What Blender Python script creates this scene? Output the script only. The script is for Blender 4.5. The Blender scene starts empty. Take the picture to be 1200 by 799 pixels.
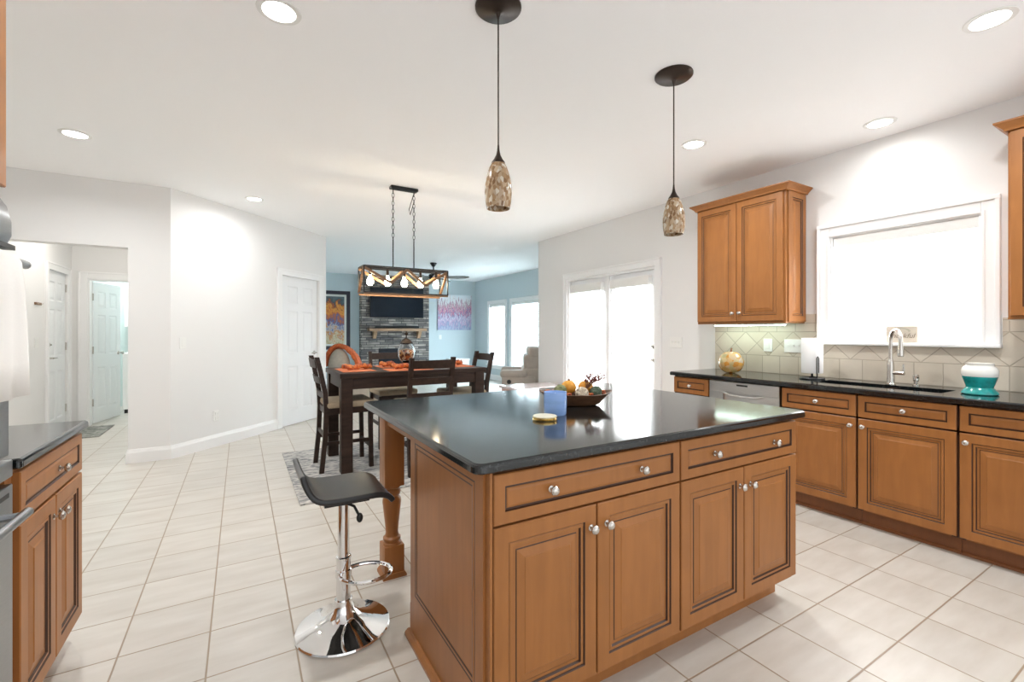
import bpy, bmesh, math, random
from mathutils import Vector, Matrix
random.seed(7)
PI = math.pi
C = bpy.context.scene.collection
S = bpy.context.scene
H = 2.743                                   # ceiling height

# ------------------------------------------------------------------ camera, world, lights, exposure
cam = bpy.data.cameras.new('camera'); cam.sensor_width = 36; cam.lens = 16.035; cam.shift_y = -0.0089
cam.clip_start = 0.02
co = bpy.data.objects.new('camera', cam); C.objects.link(co)
co.location = (0, 0, 1.285); co.rotation_euler = (PI/2, 0, -math.radians(30.743))
S.camera = co
S.view_settings.view_transform = 'Standard'; S.view_settings.look = 'None'
S.view_settings.gamma = 1.0; S.view_settings.use_curve_mapping = False
S.view_settings.exposure = 0.64
S.cycles.diffuse_bounces = 8; S.cycles.max_bounces = 14
W = bpy.data.worlds.new('sky'); S.world = W; W.use_nodes = True
bg = W.node_tree.nodes['Background']; bg.inputs[0].default_value = (0.96, 0.98, 1.0, 1); bg.inputs[1].default_value = 1.1

def area(name, loc, rot, sx, sy, power, col=(1, 1, 1), parent=None, shape='RECTANGLE', spread=180):
    l = bpy.data.lights.new(name, 'AREA'); l.shape = shape; l.size = sx; l.size_y = sy
    l.energy = power; l.color = col; l.spread = math.radians(spread)
    o = bpy.data.objects.new(name, l); C.objects.link(o); o.location = loc; o.rotation_euler = rot
    if parent: o.parent = parent
    return o
# daylight outside each window (shines in through glass and blinds)
DAY = 1.0
area('daylight_sink_window', (4.62, 1.43, 1.75), (0, PI/2, 0), 1.4, 1.5, 130*DAY, (1, .98, .96))
area('daylight_patio_door', (4.72, 4.52, 1.15), (0, PI/2, 0), 2.2, 2.0, 240*DAY, (.95, .98, 1))
area('daylight_living_window', (6.35, 10.62, 1.3), (0, PI/2, 0), 1.6, 1.1, 120*DAY, (.70, .89, 1))
area('daylight_living_wide_window', (6.35, 9.05, 1.3), (0, PI/2, 0), 1.6, 1.8, 190*DAY, (.70, .89, 1))

# ------------------------------------------------------------------ mesh helpers
class B:
    def __init__(s): s.bm = bmesh.new()
    def face(s, vs, m=0):
        try:
            f = s.bm.faces.new(vs); f.material_index = m; return f
        except ValueError: return None
    def box(s, x0, x1, y0, y1, z0, z1, m=0, bev=0):
        v = [s.bm.verts.new((x, y, z)) for z in (z0, z1) for y in (y0, y1) for x in (x0, x1)]
        fs = [s.face([v[i] for i in q], m) for q in ((0,2,3,1),(4,5,7,6),(0,1,5,4),(2,6,7,3),(0,4,6,2),(1,3,7,5))]
        if bev:
            es = list({e for f in fs for e in f.edges})
            bmesh.ops.bevel(s.bm, geom=es, offset=bev, segments=5 if bev >= .04 else 2, affect='EDGES', profile=.5, material=m)
        return s
    def bar(s, p, q, w, t, up=(0, 0, 1), m=0):          # beam of section w (side) x t (up)
        p, q = Vector(p), Vector(q); d = (q-p).normalized(); u = Vector(up)
        a = d.cross(u)
        if a.length < 1e-4: a = d.cross(Vector((0, 1, 0)))
        a.normalize(); u = a.cross(d).normalized()
        vs = []
        for c in (p, q):
            for i, j in ((-1,-1),(1,-1),(1,1),(-1,1)): vs.append(s.bm.verts.new(c + a*i*w/2 + u*j*t/2))
        for k in range(4): s.face([vs[k], vs[(k+1)%4], vs[4+(k+1)%4], vs[4+k]], m)
        s.face(vs[:4][::-1], m); s.face(vs[4:], m)
        return s
    def lathe(s, o, prof, seg=24, axis=(0, 0, 1), m=0, sx=1, sy=1, mfn=None):
        o = Vector(o); ax = Vector(axis).normalized()
        a = ax.orthogonal().normalized(); b_ = ax.cross(a)
        if abs(ax.z) > .99: a, b_ = Vector((1, 0, 0)), Vector((0, 1, 0))
        rows = []
        for r, z in prof:
            if r < 1e-6: rows.append([s.bm.verts.new(o + ax*z)])
            else: rows.append([s.bm.verts.new(o + ax*z + a*(r*sx*math.cos(2*PI*k/seg)) + b_*(r*sy*math.sin(2*PI*k/seg))) for k in range(seg)])
        for i in range(len(rows)-1):
            A, D = rows[i], rows[i+1]
            mm = mfn(i) if mfn else m
            for k in range(seg):
                k2 = (k+1) % seg
                if len(A) == 1 and len(D) > 1: s.face([A[0], D[k2], D[k]], mm)
                elif len(D) == 1 and len(A) > 1: s.face([A[k], A[k2], D[0]], mm)
                elif len(A) > 1: s.face([A[k], A[k2], D[k2], D[k]], mm)
        if len(rows[0]) > 1: s.face(rows[0][::-1], m)
        if len(rows[-1]) > 1: s.face(rows[-1], m)
        return s
    def cyl(s, o, r, h, seg=24, axis=(0, 0, 1), m=0): return s.lathe(o, [(r, 0), (r, h)], seg, axis, m)
    def sph(s, o, r, seg=16, rings=10, sx=1, sy=1, sz=1, m=0, bump=None):
        rows = []
        o = Vector(o)
        for i in range(rings+1):
            t = PI*i/rings; n = 1 if i in (0, rings) else seg
            row = []
            for k in range(n):
                p = 2*PI*k/seg
                d = Vector((math.sin(t)*math.cos(p), math.sin(t)*math.sin(p), -math.cos(t)))
                q = r*(bump(t, p) if bump else 1)
                row.append(s.bm.verts.new(o + Vector((d.x*sx, d.y*sy, d.z*sz))*q))
            rows.append(row)
        for i in range(rings):
            A, D = rows[i], rows[i+1]
            for k in range(seg):
                k2 = (k+1) % seg
                if len(A) == 1: s.face([A[0], D[k2], D[k]], m)
                elif len(D) == 1: s.face([A[k], A[k2], D[0]], m)
                else: s.face([A[k], A[k2], D[k2], D[k]], m)
        return s
    def tube(s, pts, r, seg=10, closed=False, m=0, taper=None):
        pts = [Vector(p) for p in pts]; n = len(pts); rows = []; prev = None
        for i in range(n):
            if closed: d = pts[(i+1) % n] - pts[i-1]
            else: d = pts[min(i+1, n-1)] - pts[max(i-1, 0)]
            d.normalize()
            a = d.orthogonal().normalized() if prev is None else (prev - d*prev.dot(d)).normalized()
            prev = a; b_ = d.cross(a); rr = r if taper is None else r*taper[i]
            rows.append([s.bm.verts.new(pts[i] + (a*math.cos(2*PI*k/seg) + b_*math.sin(2*PI*k/seg))*rr) for k in range(seg)])
        for i in range(n if closed else n-1):
            A, D = rows[i], rows[(i+1) % n]
            for k in range(seg): s.face([A[k], A[(k+1) % seg], D[(k+1) % seg], D[k]], m)
        if not closed: s.face(rows[0][::-1], m); s.face(rows[-1], m)
        return s
    def prism(s, poly, o, U, V, N, t, m=0):             # polygon in (U,V) extruded along N by t
        o, U, V, N = Vector(o), Vector(U), Vector(V), Vector(N)
        A = [s.bm.verts.new(o + U*x + V*y) for x, y in poly]; D = [s.bm.verts.new(o + U*x + V*y + N*t) for x, y in poly]
        n = len(poly)
        s.face(A[::-1], m); s.face(D, m)
        for k in range(n): s.face([A[k], A[(k+1) % n], D[(k+1) % n], D[k]], m)
        return s
    def rings(s, o, U, V, N, w, h, prof, mats=None):    # nested rectangles: raised panels
        o, U, V, N = Vector(o), Vector(U), Vector(V), Vector(N)
        prev = first = None
        for i, (ins, d) in enumerate(prof):
            r = [s.bm.verts.new(o + U*x + V*y + N*d) for x, y in ((ins, ins), (w-ins, ins), (w-ins, h-ins), (ins, h-ins))]
            if prev:
                mm = mats[i-1] if mats else 0
                for k in range(4): s.face([prev[k], prev[(k+1) % 4], r[(k+1) % 4], r[k]], mm)
            else: first = r
            prev = r
        s.face(prev, 0); s.face(first[::-1], 0)
        return s
    def sweep(s, path, prof, up=(0, 0, 1), closed=False, m=0):   # profile (out, up) mitred along a horizontal path
        P = [Vector(p) for p in path]; n = len(P); up = Vector(up); rows = []
        for i in range(n):
            ds = []
            if i > 0 or closed: ds.append((P[i]-P[i-1]).normalized())
            if i < n-1 or closed: ds.append((P[(i+1) % n]-P[i]).normalized())
            ns = [d.cross(up).normalized() for d in ds]
            nn = ns[0] if len(ns) == 1 else (ns[0]+ns[1]).normalized()
            k = 1/max(.2, nn.dot(ns[0]))
            rows.append([s.bm.verts.new(P[i] + nn*(a*k) + up*b_) for a, b_ in prof])
        q = len(prof)
        for i in range(n if closed else n-1):
            A, D = rows[i], rows[(i+1) % n]
            for k in range(q): s.face([A[k], A[(k+1) % q], D[(k+1) % q], D[k]], m)
        if not closed: s.face(rows[0], m); s.face(rows[-1][::-1], m)
        return s

XF = {}                                     # world matrix of every empty
def link(name, b, mats, parent=None, world=True, smooth=False, auto=True):
    me = bpy.data.meshes.new(name)
    bmesh.ops.recalc_face_normals(b.bm, faces=b.bm.faces[:])
    if smooth:
        for f in b.bm.faces: f.smooth = True
        for e in b.bm.edges:
            if len(e.link_faces) == 2 and e.calc_face_angle(0) > math.radians(38): e.smooth = False
    M = None
    if parent is not None:
        if world: b.bm.transform(XF[parent.name].inverted())
    elif world:
        zs = [v.co for v in b.bm.verts]
        c = Vector(((min(v.x for v in zs)+max(v.x for v in zs))/2, (min(v.y for v in zs)+max(v.y for v in zs))/2, min(v.z for v in zs)))
        b.bm.transform(Matrix.Translation(-c)); M = c
    b.bm.to_mesh(me); b.bm.free()
    o = bpy.data.objects.new(name, me); C.objects.link(o)
    for m in (mats if isinstance(mats, (list, tuple)) else [mats]): me.materials.append(m)
    if M is not None: o.location = M
    if parent is not None: o.parent = parent
    XF[o.name] = Matrix.Translation(M) if M is not None else (XF[parent.name].copy() if parent is not None else Matrix())
    return o
def tag(o, label, cat, group=None):
    o['label'] = label; o['category'] = cat
    if group: o['group'] = group
    return o
def thing(name, label, cat, loc=(0, 0, 0), rz=0, group=None):
    o = bpy.data.objects.new(name, None); C.objects.link(o); o.location = loc; o.rotation_euler = (0, 0, rz)
    o.empty_display_size = .1
    XF[o.name] = Matrix.Translation(Vector(loc)) @ Matrix.Rotation(rz, 4, 'Z')
    return tag(o, label, cat, group)
def frame_thing(name, loc=(0, 0, 0), rz=0):             # empty of the setting (windows, doors)
    o = bpy.data.objects.new(name, None); C.objects.link(o); o.location = loc; o.rotation_euler = (0, 0, rz)
    XF[o.name] = Matrix.Translation(Vector(loc)) @ Matrix.Rotation(rz, 4, 'Z'); o['kind'] = 'structure'
    return o
def struct(name, b, m):
    o = link(name, b, m); o['kind'] = 'structure'; return o
def dup(root, loc, rz, label=None, group=None):
    def rec(o, p):
        c = o.copy(); C.objects.link(c)
        if p is not None: c.parent = p
        for ch in list(o.children): rec(ch, c)
        return c
    r = rec(root, None); r.location = loc; r.rotation_euler = (0, 0, rz)
    XF[r.name] = Matrix.Translation(Vector(loc)) @ Matrix.Rotation(rz, 4, 'Z')
    if label: r['label'] = label
    if group: r['group'] = group
    return r

# ------------------------------------------------------------------ materials
def nt(name):
    m = bpy.data.materials.new(name); m.use_nodes = True
    return m, m.node_tree.nodes, m.node_tree.links, m.node_tree.nodes['Principled BSDF']
def mat(name, col, rough=.5, metal=0, var=0, scale=6, stretch=(1, 1, 1), bump=0, bscale=40, coat=0, spec=.5, trans=0, emit=None, es=0, alpha=1):
    m, N, L, p = nt(name)
    p.inputs['Base Color'].default_value = (*col, 1); p.inputs['Roughness'].default_value = rough; p.inputs['Metallic'].default_value = metal
    p.inputs['Coat Weight'].default_value = coat; p.inputs['Coat Roughness'].default_value = .15; p.inputs['Specular IOR Level'].default_value = spec
    p.inputs['Transmission Weight'].default_value = trans; p.inputs['Alpha'].default_value = alpha
    if emit: p.inputs['Emission Color'].default_value = (*emit, 1); p.inputs['Emission Strength'].default_value = es
    tc = N.new('ShaderNodeTexCoord'); mp = N.new('ShaderNodeMapping'); mp.inputs['Scale'].default_value = stretch
    L.new(tc.outputs['Object'], mp.inputs[0])
    if var:
        n = N.new('ShaderNodeTexNoise'); n.inputs['Scale'].default_value = scale; n.inputs['Detail'].default_value = 5
        L.new(mp.outputs[0], n.inputs['Vector'])
        r = N.new('ShaderNodeValToRGB'); r.color_ramp.elements[0].position = .3; r.color_ramp.elements[1].position = .7
        r.color_ramp.elements[0].color = (*[max(0, c*(1-var)) for c in col], 1); r.color_ramp.elements[1].color = (*[min(1, c*(1+var)) for c in col], 1)
        L.new(n.outputs[0], r.inputs[0]); L.new(r.outputs[0], p.inputs['Base Color'])
    if bump:
        n2 = N.new('ShaderNodeTexNoise'); n2.inputs['Scale'].default_value = bscale; L.new(mp.outputs[0], n2.inputs['Vector'])
        bp = N.new('ShaderNodeBump'); bp.inputs['Strength'].default_value = bump; bp.inputs['Distance'].default_value = .01
        L.new(n2.outputs[0], bp.inputs['Height']); L.new(bp.outputs[0], p.inputs['Normal'])
    return m
def math_n(N, L, op, a, b=None, c=None):
    n = N.new('ShaderNodeMath'); n.operation = op
    for i, v in enumerate((a, b, c)):
        if v is None: continue
        if isinstance(v, (int, float)): n.inputs[i].default_value = v
        else: L.new(v, n.inputs[i])
    return n.outputs[0]
def edge_dist(N, L, v, off, pitch):                      # distance to nearest grid line, and the cell number
    u = math_n(N, L, 'DIVIDE', math_n(N, L, 'SUBTRACT', v, off), pitch)
    f = math_n(N, L, 'FRACT', u); cell = math_n(N, L, 'FLOOR', u)
    d = math_n(N, L, 'MINIMUM', f, math_n(N, L, 'SUBTRACT', 1, f))
    return math_n(N, L, 'MULTIPLY', d, pitch), cell
def mixc(N, L, fac, a, b):
    n = N.new('ShaderNodeMix'); n.data_type = 'RGBA'
    L.new(fac, n.inputs[0]) if not isinstance(fac, (int, float)) else setattr(n.inputs[0], 'default_value', fac)
    for i, v in ((6, a), (7, b)):
        if isinstance(v, tuple): n.inputs[i].default_value = (*v, 1)
        else: L.new(v, n.inputs[i])
    return n.outputs[2]
def tile_floor():
    m, N, L, p = nt('cream_floor_tile')
    g = N.new('ShaderNodeNewGeometry'); s = N.new('ShaderNodeSeparateXYZ'); L.new(g.outputs['Position'], s.inputs[0])
    dx, cx = edge_dist(N, L, s.outputs[0], .195, .307); dy, cy = edge_dist(N, L, s.outputs[1], .808, .307)
    d = math_n(N, L, 'MINIMUM', dx, dy)
    gr = N.new('ShaderNodeMapRange'); L.new(d, gr.inputs[0]); gr.inputs[1].default_value = .0022; gr.inputs[2].default_value = .0042
    cmb = N.new('ShaderNodeCombineXYZ'); L.new(cx, cmb.inputs[0]); L.new(cy, cmb.inputs[1])
    wn = N.new('ShaderNodeTexWhiteNoise'); L.new(cmb.outputs[0], wn.inputs[0])
    mp = N.new('ShaderNodeMapping'); mp.inputs['Scale'].default_value = (1.2, 5, 1); L.new(g.outputs['Position'], mp.inputs[0])
    add = N.new('ShaderNodeVectorMath'); L.new(mp.outputs[0], add.inputs[0]); sc = N.new('ShaderNodeVectorMath'); sc.operation = 'SCALE'
    L.new(cmb.outputs[0], sc.inputs[0]); sc.inputs['Scale'].default_value = 7.3; L.new(sc.outputs[0], add.inputs[1])
    n = N.new('ShaderNodeTexNoise'); n.inputs['Scale'].default_value = 2.5; n.inputs['Detail'].default_value = 6; L.new(add.outputs[0], n.inputs['Vector'])
    r = N.new('ShaderNodeValToRGB'); r.color_ramp.elements[0].position = .3; r.color_ramp.elements[1].position = .72
    r.color_ramp.elements[0].color = (.545, .505, .447, 1); r.color_ramp.elements[1].color = (.645, .615, .563, 1); L.new(n.outputs[0], r.inputs[0])
    v = math_n(N, L, 'MULTIPLY_ADD', wn.outputs[0], .07, .96)
    hs = N.new('ShaderNodeHueSaturation'); L.new(v, hs.inputs['Value']); L.new(r.outputs[0], hs.inputs['Color'])
    c = mixc(N, L, gr.outputs[0], (.33, .25, .17), hs.outputs[0]); L.new(c, p.inputs['Base Color'])
    p.inputs['Roughness'].default_value = .32
    bp = N.new('ShaderNodeBump'); bp.inputs['Strength'].default_value = .35; bp.inputs['Distance'].default_value = .004
    L.new(gr.outputs[0], bp.inputs['Height']); L.new(bp.outputs[0], p.inputs['Normal'])
    return m
def backsplash_mat():
    m, N, L, p = nt('stone_backsplash_tile')
    g = N.new('ShaderNodeNewGeometry'); s = N.new('ShaderNodeSeparateXYZ'); L.new(g.outputs['Position'], s.inputs[0])
    y, z = s.outputs[1], s.outputs[2]
    a1, c1 = edge_dist(N, L, y, .86, .157); a2, c2 = edge_dist(N, L, z, .912, .157)
    q = math_n(N, L, 'MINIMUM', a1, a2)
    u = math_n(N, L, 'MULTIPLY', math_n(N, L, 'ADD', y, z), .70711); w = math_n(N, L, 'MULTIPLY', math_n(N, L, 'SUBTRACT', y, z), .70711)
    b1, e1 = edge_dist(N, L, u, (.86+1.069)*.70711, .153); b2, e2 = edge_dist(N, L, w, (.86-1.069)*.70711, .153)
    dg = math_n(N, L, 'MINIMUM', b1, b2)
    inz = math_n(N, L, 'MULTIPLY', math_n(N, L, 'GREATER_THAN', z, 1.069), math_n(N, L, 'LESS_THAN', z, 1.285+.0))
    top = math_n(N, L, 'MINIMUM', edge_dist(N, L, y, .86, .16)[0], math_n(N, L, 'ABSOLUTE', math_n(N, L, 'SUBTRACT', z, 1.36)))
    hi = math_n(N, L, 'GREATER_THAN', z, 1.285)
    line = math_n(N, L, 'MINIMUM', math_n(N, L, 'ABSOLUTE', math_n(N, L, 'SUBTRACT', z, 1.069)), math_n(N, L, 'ABSOLUTE', math_n(N, L, 'SUBTRACT', z, 1.285)))
    def sel(f, a, b):  # f ? a : b
        n = N.new('ShaderNodeMix'); L.new(f, n.inputs[0]); L.new(b, n.inputs[2]); L.new(a, n.inputs[3]); return n.outputs[0]
    d = math_n(N, L, 'MINIMUM', line, sel(inz, dg, sel(hi, top, q)))
    gr = N.new('ShaderNodeMapRange'); L.new(d, gr.inputs[0]); gr.inputs[1].default_value = .0018; gr.inputs[2].default_value = .0042
    cmb = N.new('ShaderNodeCombineXYZ'); L.new(sel(inz, e1, c1), cmb.inputs[0]); L.new(sel(inz, e2, c2), cmb.inputs[1])
    wn = N.new('ShaderNodeTexWhiteNoise'); L.new(cmb.outputs[0], wn.inputs[0])
    n = N.new('ShaderNodeTexNoise'); n.inputs['Scale'].default_value = 9; n.inputs['Detail'].default_value = 6; L.new(g.outputs['Position'], n.inputs['Vector'])
    t = math_n(N, L, 'MULTIPLY_ADD', wn.outputs[0], .45, math_n(N, L, 'MULTIPLY', n.outputs[0], .55))
    c = mixc(N, L, t, (.50, .44, .355), (.66, .595, .50)); c = mixc(N, L, gr.outputs[0], (.40, .345, .27), c)
    L.new(c, p.inputs['Base Color']); p.inputs['Roughness'].default_value = .35
    bp = N.new('ShaderNodeBump'); bp.inputs['Strength'].default_value = .4; bp.inputs['Distance'].default_value = .004
    L.new(gr.outputs[0], bp.inputs['Height']); L.new(bp.outputs[0], p.inputs['Normal'])
    return m
def granite():
    m, N, L, p = nt('black_granite')
    tc = N.new('ShaderNodeTexCoord')
    v = N.new('ShaderNodeTexVoronoi'); v.inputs['Scale'].default_value = 230; L.new(tc.outputs['Object'], v.inputs['Vector'])
    n = N.new('ShaderNodeTexNoise'); n.inputs['Scale'].default_value = 120; n.inputs['Detail'].default_value = 4; L.new(tc.outputs['Object'], n.inputs['Vector'])
    r = N.new('ShaderNodeValToRGB'); r.color_ramp.elements[0].position = .56; r.color_ramp.elements[0].color = (.006, .008, .009, 1)
    r.color_ramp.elements[1].position = .85; r.color_ramp.elements[1].color = (.075, .08, .08, 1)
    L.new(n.outputs[0], r.inputs[0]); L.new(r.outputs[0], p.inputs['Base Color'])
    p.inputs['Roughness'].default_value = .10; p.inputs['IOR'].default_value = 1.6
    return m
def maple(name, col):
    m, N, L, p = nt(name)
    tc = N.new('ShaderNodeTexCoord'); mp = N.new('ShaderNodeMapping'); mp.inputs['Scale'].default_value = (9, 9, 1.1); L.new(tc.outputs['Object'], mp.inputs[0])
    n = N.new('ShaderNodeTexNoise'); n.inputs['Scale'].default_value = 3; n.inputs['Detail'].default_value = 8; n.inputs['Distortion'].default_value = .6; L.new(mp.outputs[0], n.inputs['Vector'])
    n2 = N.new('ShaderNodeTexNoise'); n2.inputs['Scale'].default_value = 5; L.new(tc.outputs['Object'], n2.inputs['Vector'])
    t = math_n(N, L, 'MULTIPLY_ADD', n.outputs[0], .6, math_n(N, L, 'MULTIPLY', n2.outputs[0], .4))
    r = N.new('ShaderNodeValToRGB'); r.color_ramp.elements[0].position = .36; r.color_ramp.elements[1].position = .64
    r.color_ramp.elements[0].color = (*[c*.90 for c in col], 1); r.color_ramp.elements[1].color = (*[c*1.09 for c in col], 1)
    L.new(t, r.inputs[0]); L.new(r.outputs[0], p.inputs['Base Color'])
    p.inputs['Roughness'].default_value = .38; p.inputs['Specular IOR Level'].default_value = .3; p.inputs['Coat Weight'].default_value = .06; p.inputs['Coat Roughness'].default_value = .25
    return m
def glass_thin():
    m, N, L, p = nt('window_glass'); N.remove(p)
    t = N.new('ShaderNodeBsdfTransparent'); g = N.new('ShaderNodeBsdfGlossy'); g.inputs['Roughness'].default_value = .02
    mx = N.new('ShaderNodeMixShader'); mx.inputs[0].default_value = .06
    L.new(t.outputs[0], mx.inputs[1]); L.new(g.outputs[0], mx.inputs[2]); L.new(mx.outputs[0], N['Material Output'].inputs[0]); return m
def blind_mat():
    m, N, L, p = nt('white_blind_slat'); N.remove(p)
    d = N.new('ShaderNodeBsdfDiffuse'); d.inputs[0].default_value = (.85, .85, .84, 1)
    t = N.new('ShaderNodeBsdfTranslucent'); t.inputs[0].default_value = (.9, .9, .9, 1)
    mx = N.new('ShaderNodeMixShader'); mx.inputs[0].default_value = .55
    L.new(d.outputs[0], mx.inputs[1]); L.new(t.outputs[0], mx.inputs[2]); L.new(mx.outputs[0], N['Material Output'].inputs[0]); return m
def ramp_noise(name, stops, scale, stretch=(1, 1, 1), rough=.6, detail=6, voro=False, dist=0, bump=0, trans=0, const=False):
    m, N, L, p = nt(name)
    tc = N.new('ShaderNodeTexCoord'); mp = N.new('ShaderNodeMapping'); mp.inputs['Scale'].default_value = stretch; L.new(tc.outputs['Object'], mp.inputs[0])
    if voro:
        n = N.new('ShaderNodeTexVoronoi'); n.inputs['Scale'].default_value = scale; L.new(mp.outputs[0], n.inputs['Vector'])
        sx = N.new('ShaderNodeSeparateColor'); L.new(n.outputs['Color'], sx.inputs[0]); out = sx.outputs[0]
    else:
        n = N.new('ShaderNodeTexNoise'); n.inputs['Scale'].default_value = scale; n.inputs['Detail'].default_value = detail; n.inputs['Distortion'].default_value = dist
        L.new(mp.outputs[0], n.inputs['Vector']); out = n.outputs[0]
    r = N.new('ShaderNodeValToRGB'); e = r.color_ramp.elements
    if const: r.color_ramp.interpolation = 'CONSTANT'
    for i, (pos, c) in enumerate(stops):
        el = e[i] if i < 2 else e.new(pos)
        el.position = pos; el.color = (*c, 1)
    L.new(out, r.inputs[0]); L.new(r.outputs[0], p.inputs['Base Color']); p.inputs['Roughness'].default_value = rough
    p.inputs['Transmission Weight'].default_value = trans
    if bump:
        bp = N.new('ShaderNodeBump'); bp.inputs['Strength'].default_value = bump; bp.inputs['Distance'].default_value = .01
        L.new(out, bp.inputs['Height']); L.new(bp.outputs[0], p.inputs['Normal'])
    return m
def stone_mat():
    m, N, L, p = nt('stacked_ledge_stone')
    g = N.new('ShaderNodeNewGeometry'); mp = N.new('ShaderNodeMapping'); mp.inputs['Rotation'].default_value = (PI/2, 0, 0); L.new(g.outputs['Position'], mp.inputs[0])
    br = N.new('ShaderNodeTexBrick'); L.new(mp.outputs[0], br.inputs['Vector'])
    br.inputs['Scale'].default_value = 1; br.inputs['Brick Width'].default_value = .34; br.inputs['Row Height'].default_value = .06; br.inputs['Mortar Size'].default_value = .006
    br.inputs['Color1'].default_value = (.11, .105, .11, 1); br.inputs['Color2'].default_value = (.42, .37, .33, 1); br.inputs['Mortar'].default_value = (.03, .03, .035, 1)
    br.offset = .37; br.squash = .6; br.squash_frequency = 3
    n = N.new('ShaderNodeTexNoise'); n.inputs['Scale'].default_value = 6; mp2 = N.new('ShaderNodeMapping'); mp2.inputs['Scale'].default_value = (1, 1, 5); L.new(g.outputs['Position'], mp2.inputs[0]); L.new(mp2.outputs[0], n.inputs['Vector'])
    mx = N.new('ShaderNodeMix'); mx.data_type = 'RGBA'; mx.blend_type = 'OVERLAY'; mx.inputs[0].default_value = .8
    L.new(br.outputs[0], mx.inputs[6]); L.new(n.outputs[0], mx.inputs[7]); L.new(mx.outputs[2], p.inputs['Base Color']); p.inputs['Roughness'].default_value = .8
    bp = N.new('ShaderNodeBump'); bp.inputs['Strength'].default_value = 1; bp.inputs['Distance'].default_value = .03; L.new(br.outputs['Fac'], bp.inputs['Height']); bp.invert = True
    L.new(bp.outputs[0], p.inputs['Normal'])
    return m

M = {}
M['wall'] = mat('greige_wall_paint', (.80, .797, .79), .75, bump=.02, bscale=300)
M['wall_living'] = mat('daylight_tinted_wall_paint', (.56, .645, .675), .75, bump=.02, bscale=300)  # grey walls with the blue daylight tint put into the paint colour
M['ceiling'] = mat('white_ceiling_paint', (.97, .972, .975), .85, bump=.02, bscale=300)
M['trim'] = mat('white_trim_paint', (.86, .86, .86), .4)
M['door'] = mat('white_door_paint', (.82, .83, .84), .4)
M['floor'] = tile_floor()
M['splash'] = backsplash_mat()
M['granite'] = granite()
M['wood'] = maple('cinnamon_maple', (.33, .132, .038))
M['glaze'] = mat('dark_brown_glaze', (.05, .018, .007), .45)
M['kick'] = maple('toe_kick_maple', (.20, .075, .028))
M['nickel'] = mat('brushed_nickel', (.60, .57, .53), .25, 1)
M['steel'] = mat('stainless_steel', (.55, .55, .55), .28, 1, var=.08, scale=30, stretch=(1, 1, 30))
M['oven_steel'] = mat('reflection_darkened_steel', (.33, .34, .35), .30, 1, var=.08, scale=30, stretch=(1, 1, 30))  # stainless darkened in colour to imitate the dark reflections on the ovens
M['chrome'] = mat('polished_chrome', (.85, .85, .86), .04, 1)
M['black'] = mat('black_metal', (.012, .012, .013), .4, .3)
M['blackplastic'] = mat('black_plastic', (.01, .01, .011), .35)
M['bronze'] = mat('dark_bronze', (.045, .032, .025), .38, .7)
M['leather'] = mat('black_faux_leather', (.016, .016, .017), .33, bump=.05, bscale=250)
M['espresso'] = mat('espresso_wood', (.030, .016, .011), .42, var=.35, scale=5, stretch=(1, 6, 6), spec=.28)
M['seatfab'] = mat('tan_seat_upholstery', (.36, .285, .195), .8, var=.1, scale=60)
M['glass'] = glass_thin()
M['blind'] = blind_mat()
M['white'] = mat('white_plastic', (.82, .82, .8), .4)
M['paper'] = mat('white_paper', (.85, .85, .84), .9, bump=.1, bscale=120)
M['cloth'] = mat('white_terry_cloth', (.82, .80, .77), .95, bump=.04, bscale=160)
M['orange'] = mat('burnt_orange_cloth', (.62, .13, .035), .85, var=.25, scale=30)
M['salmon'] = mat('orange_placemat_weave', (.64, .19, .075), .85, var=.12, scale=60)
M['rust'] = ramp_noise('autumn_leaf_mix', [(.3, (.05, .02, .012)), (.45, (.42, .08, .02)), (.56, (.66, .22, .05)), (.70, (.10, .025, .015))], 26)
M['beige'] = mat('beige_upholstery', (.50, .43, .35), .75, var=.08, scale=20)
M['taupe'] = mat('taupe_leather', (.47, .40, .34), .5, var=.06, scale=12)
M['lens'] = mat('lit_lamp_lens', (1, 1, 1), .5, emit=(1, .95, .88), es=14)
M['bulb'] = mat('lit_bulb_glass', (1, .9, .7), .3, emit=(1, .82, .55), es=40)
M['ledstrip'] = mat('lit_strip', (1, 1, 1), .5, emit=(.78, 1, .86), es=12)
M['beam'] = mat('rustic_beam_wood', (.22, .12, .06), .6, var=.35, scale=8, stretch=(2, 12, 12))
M['mantel'] = mat('mantel_wood', (.40, .25, .15), .6, var=.25, scale=6, stretch=(1, 8, 8))
M['stone'] = stone_mat()
M['screen'] = mat('black_tv_screen', (.012, .016, .025), .12)

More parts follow.
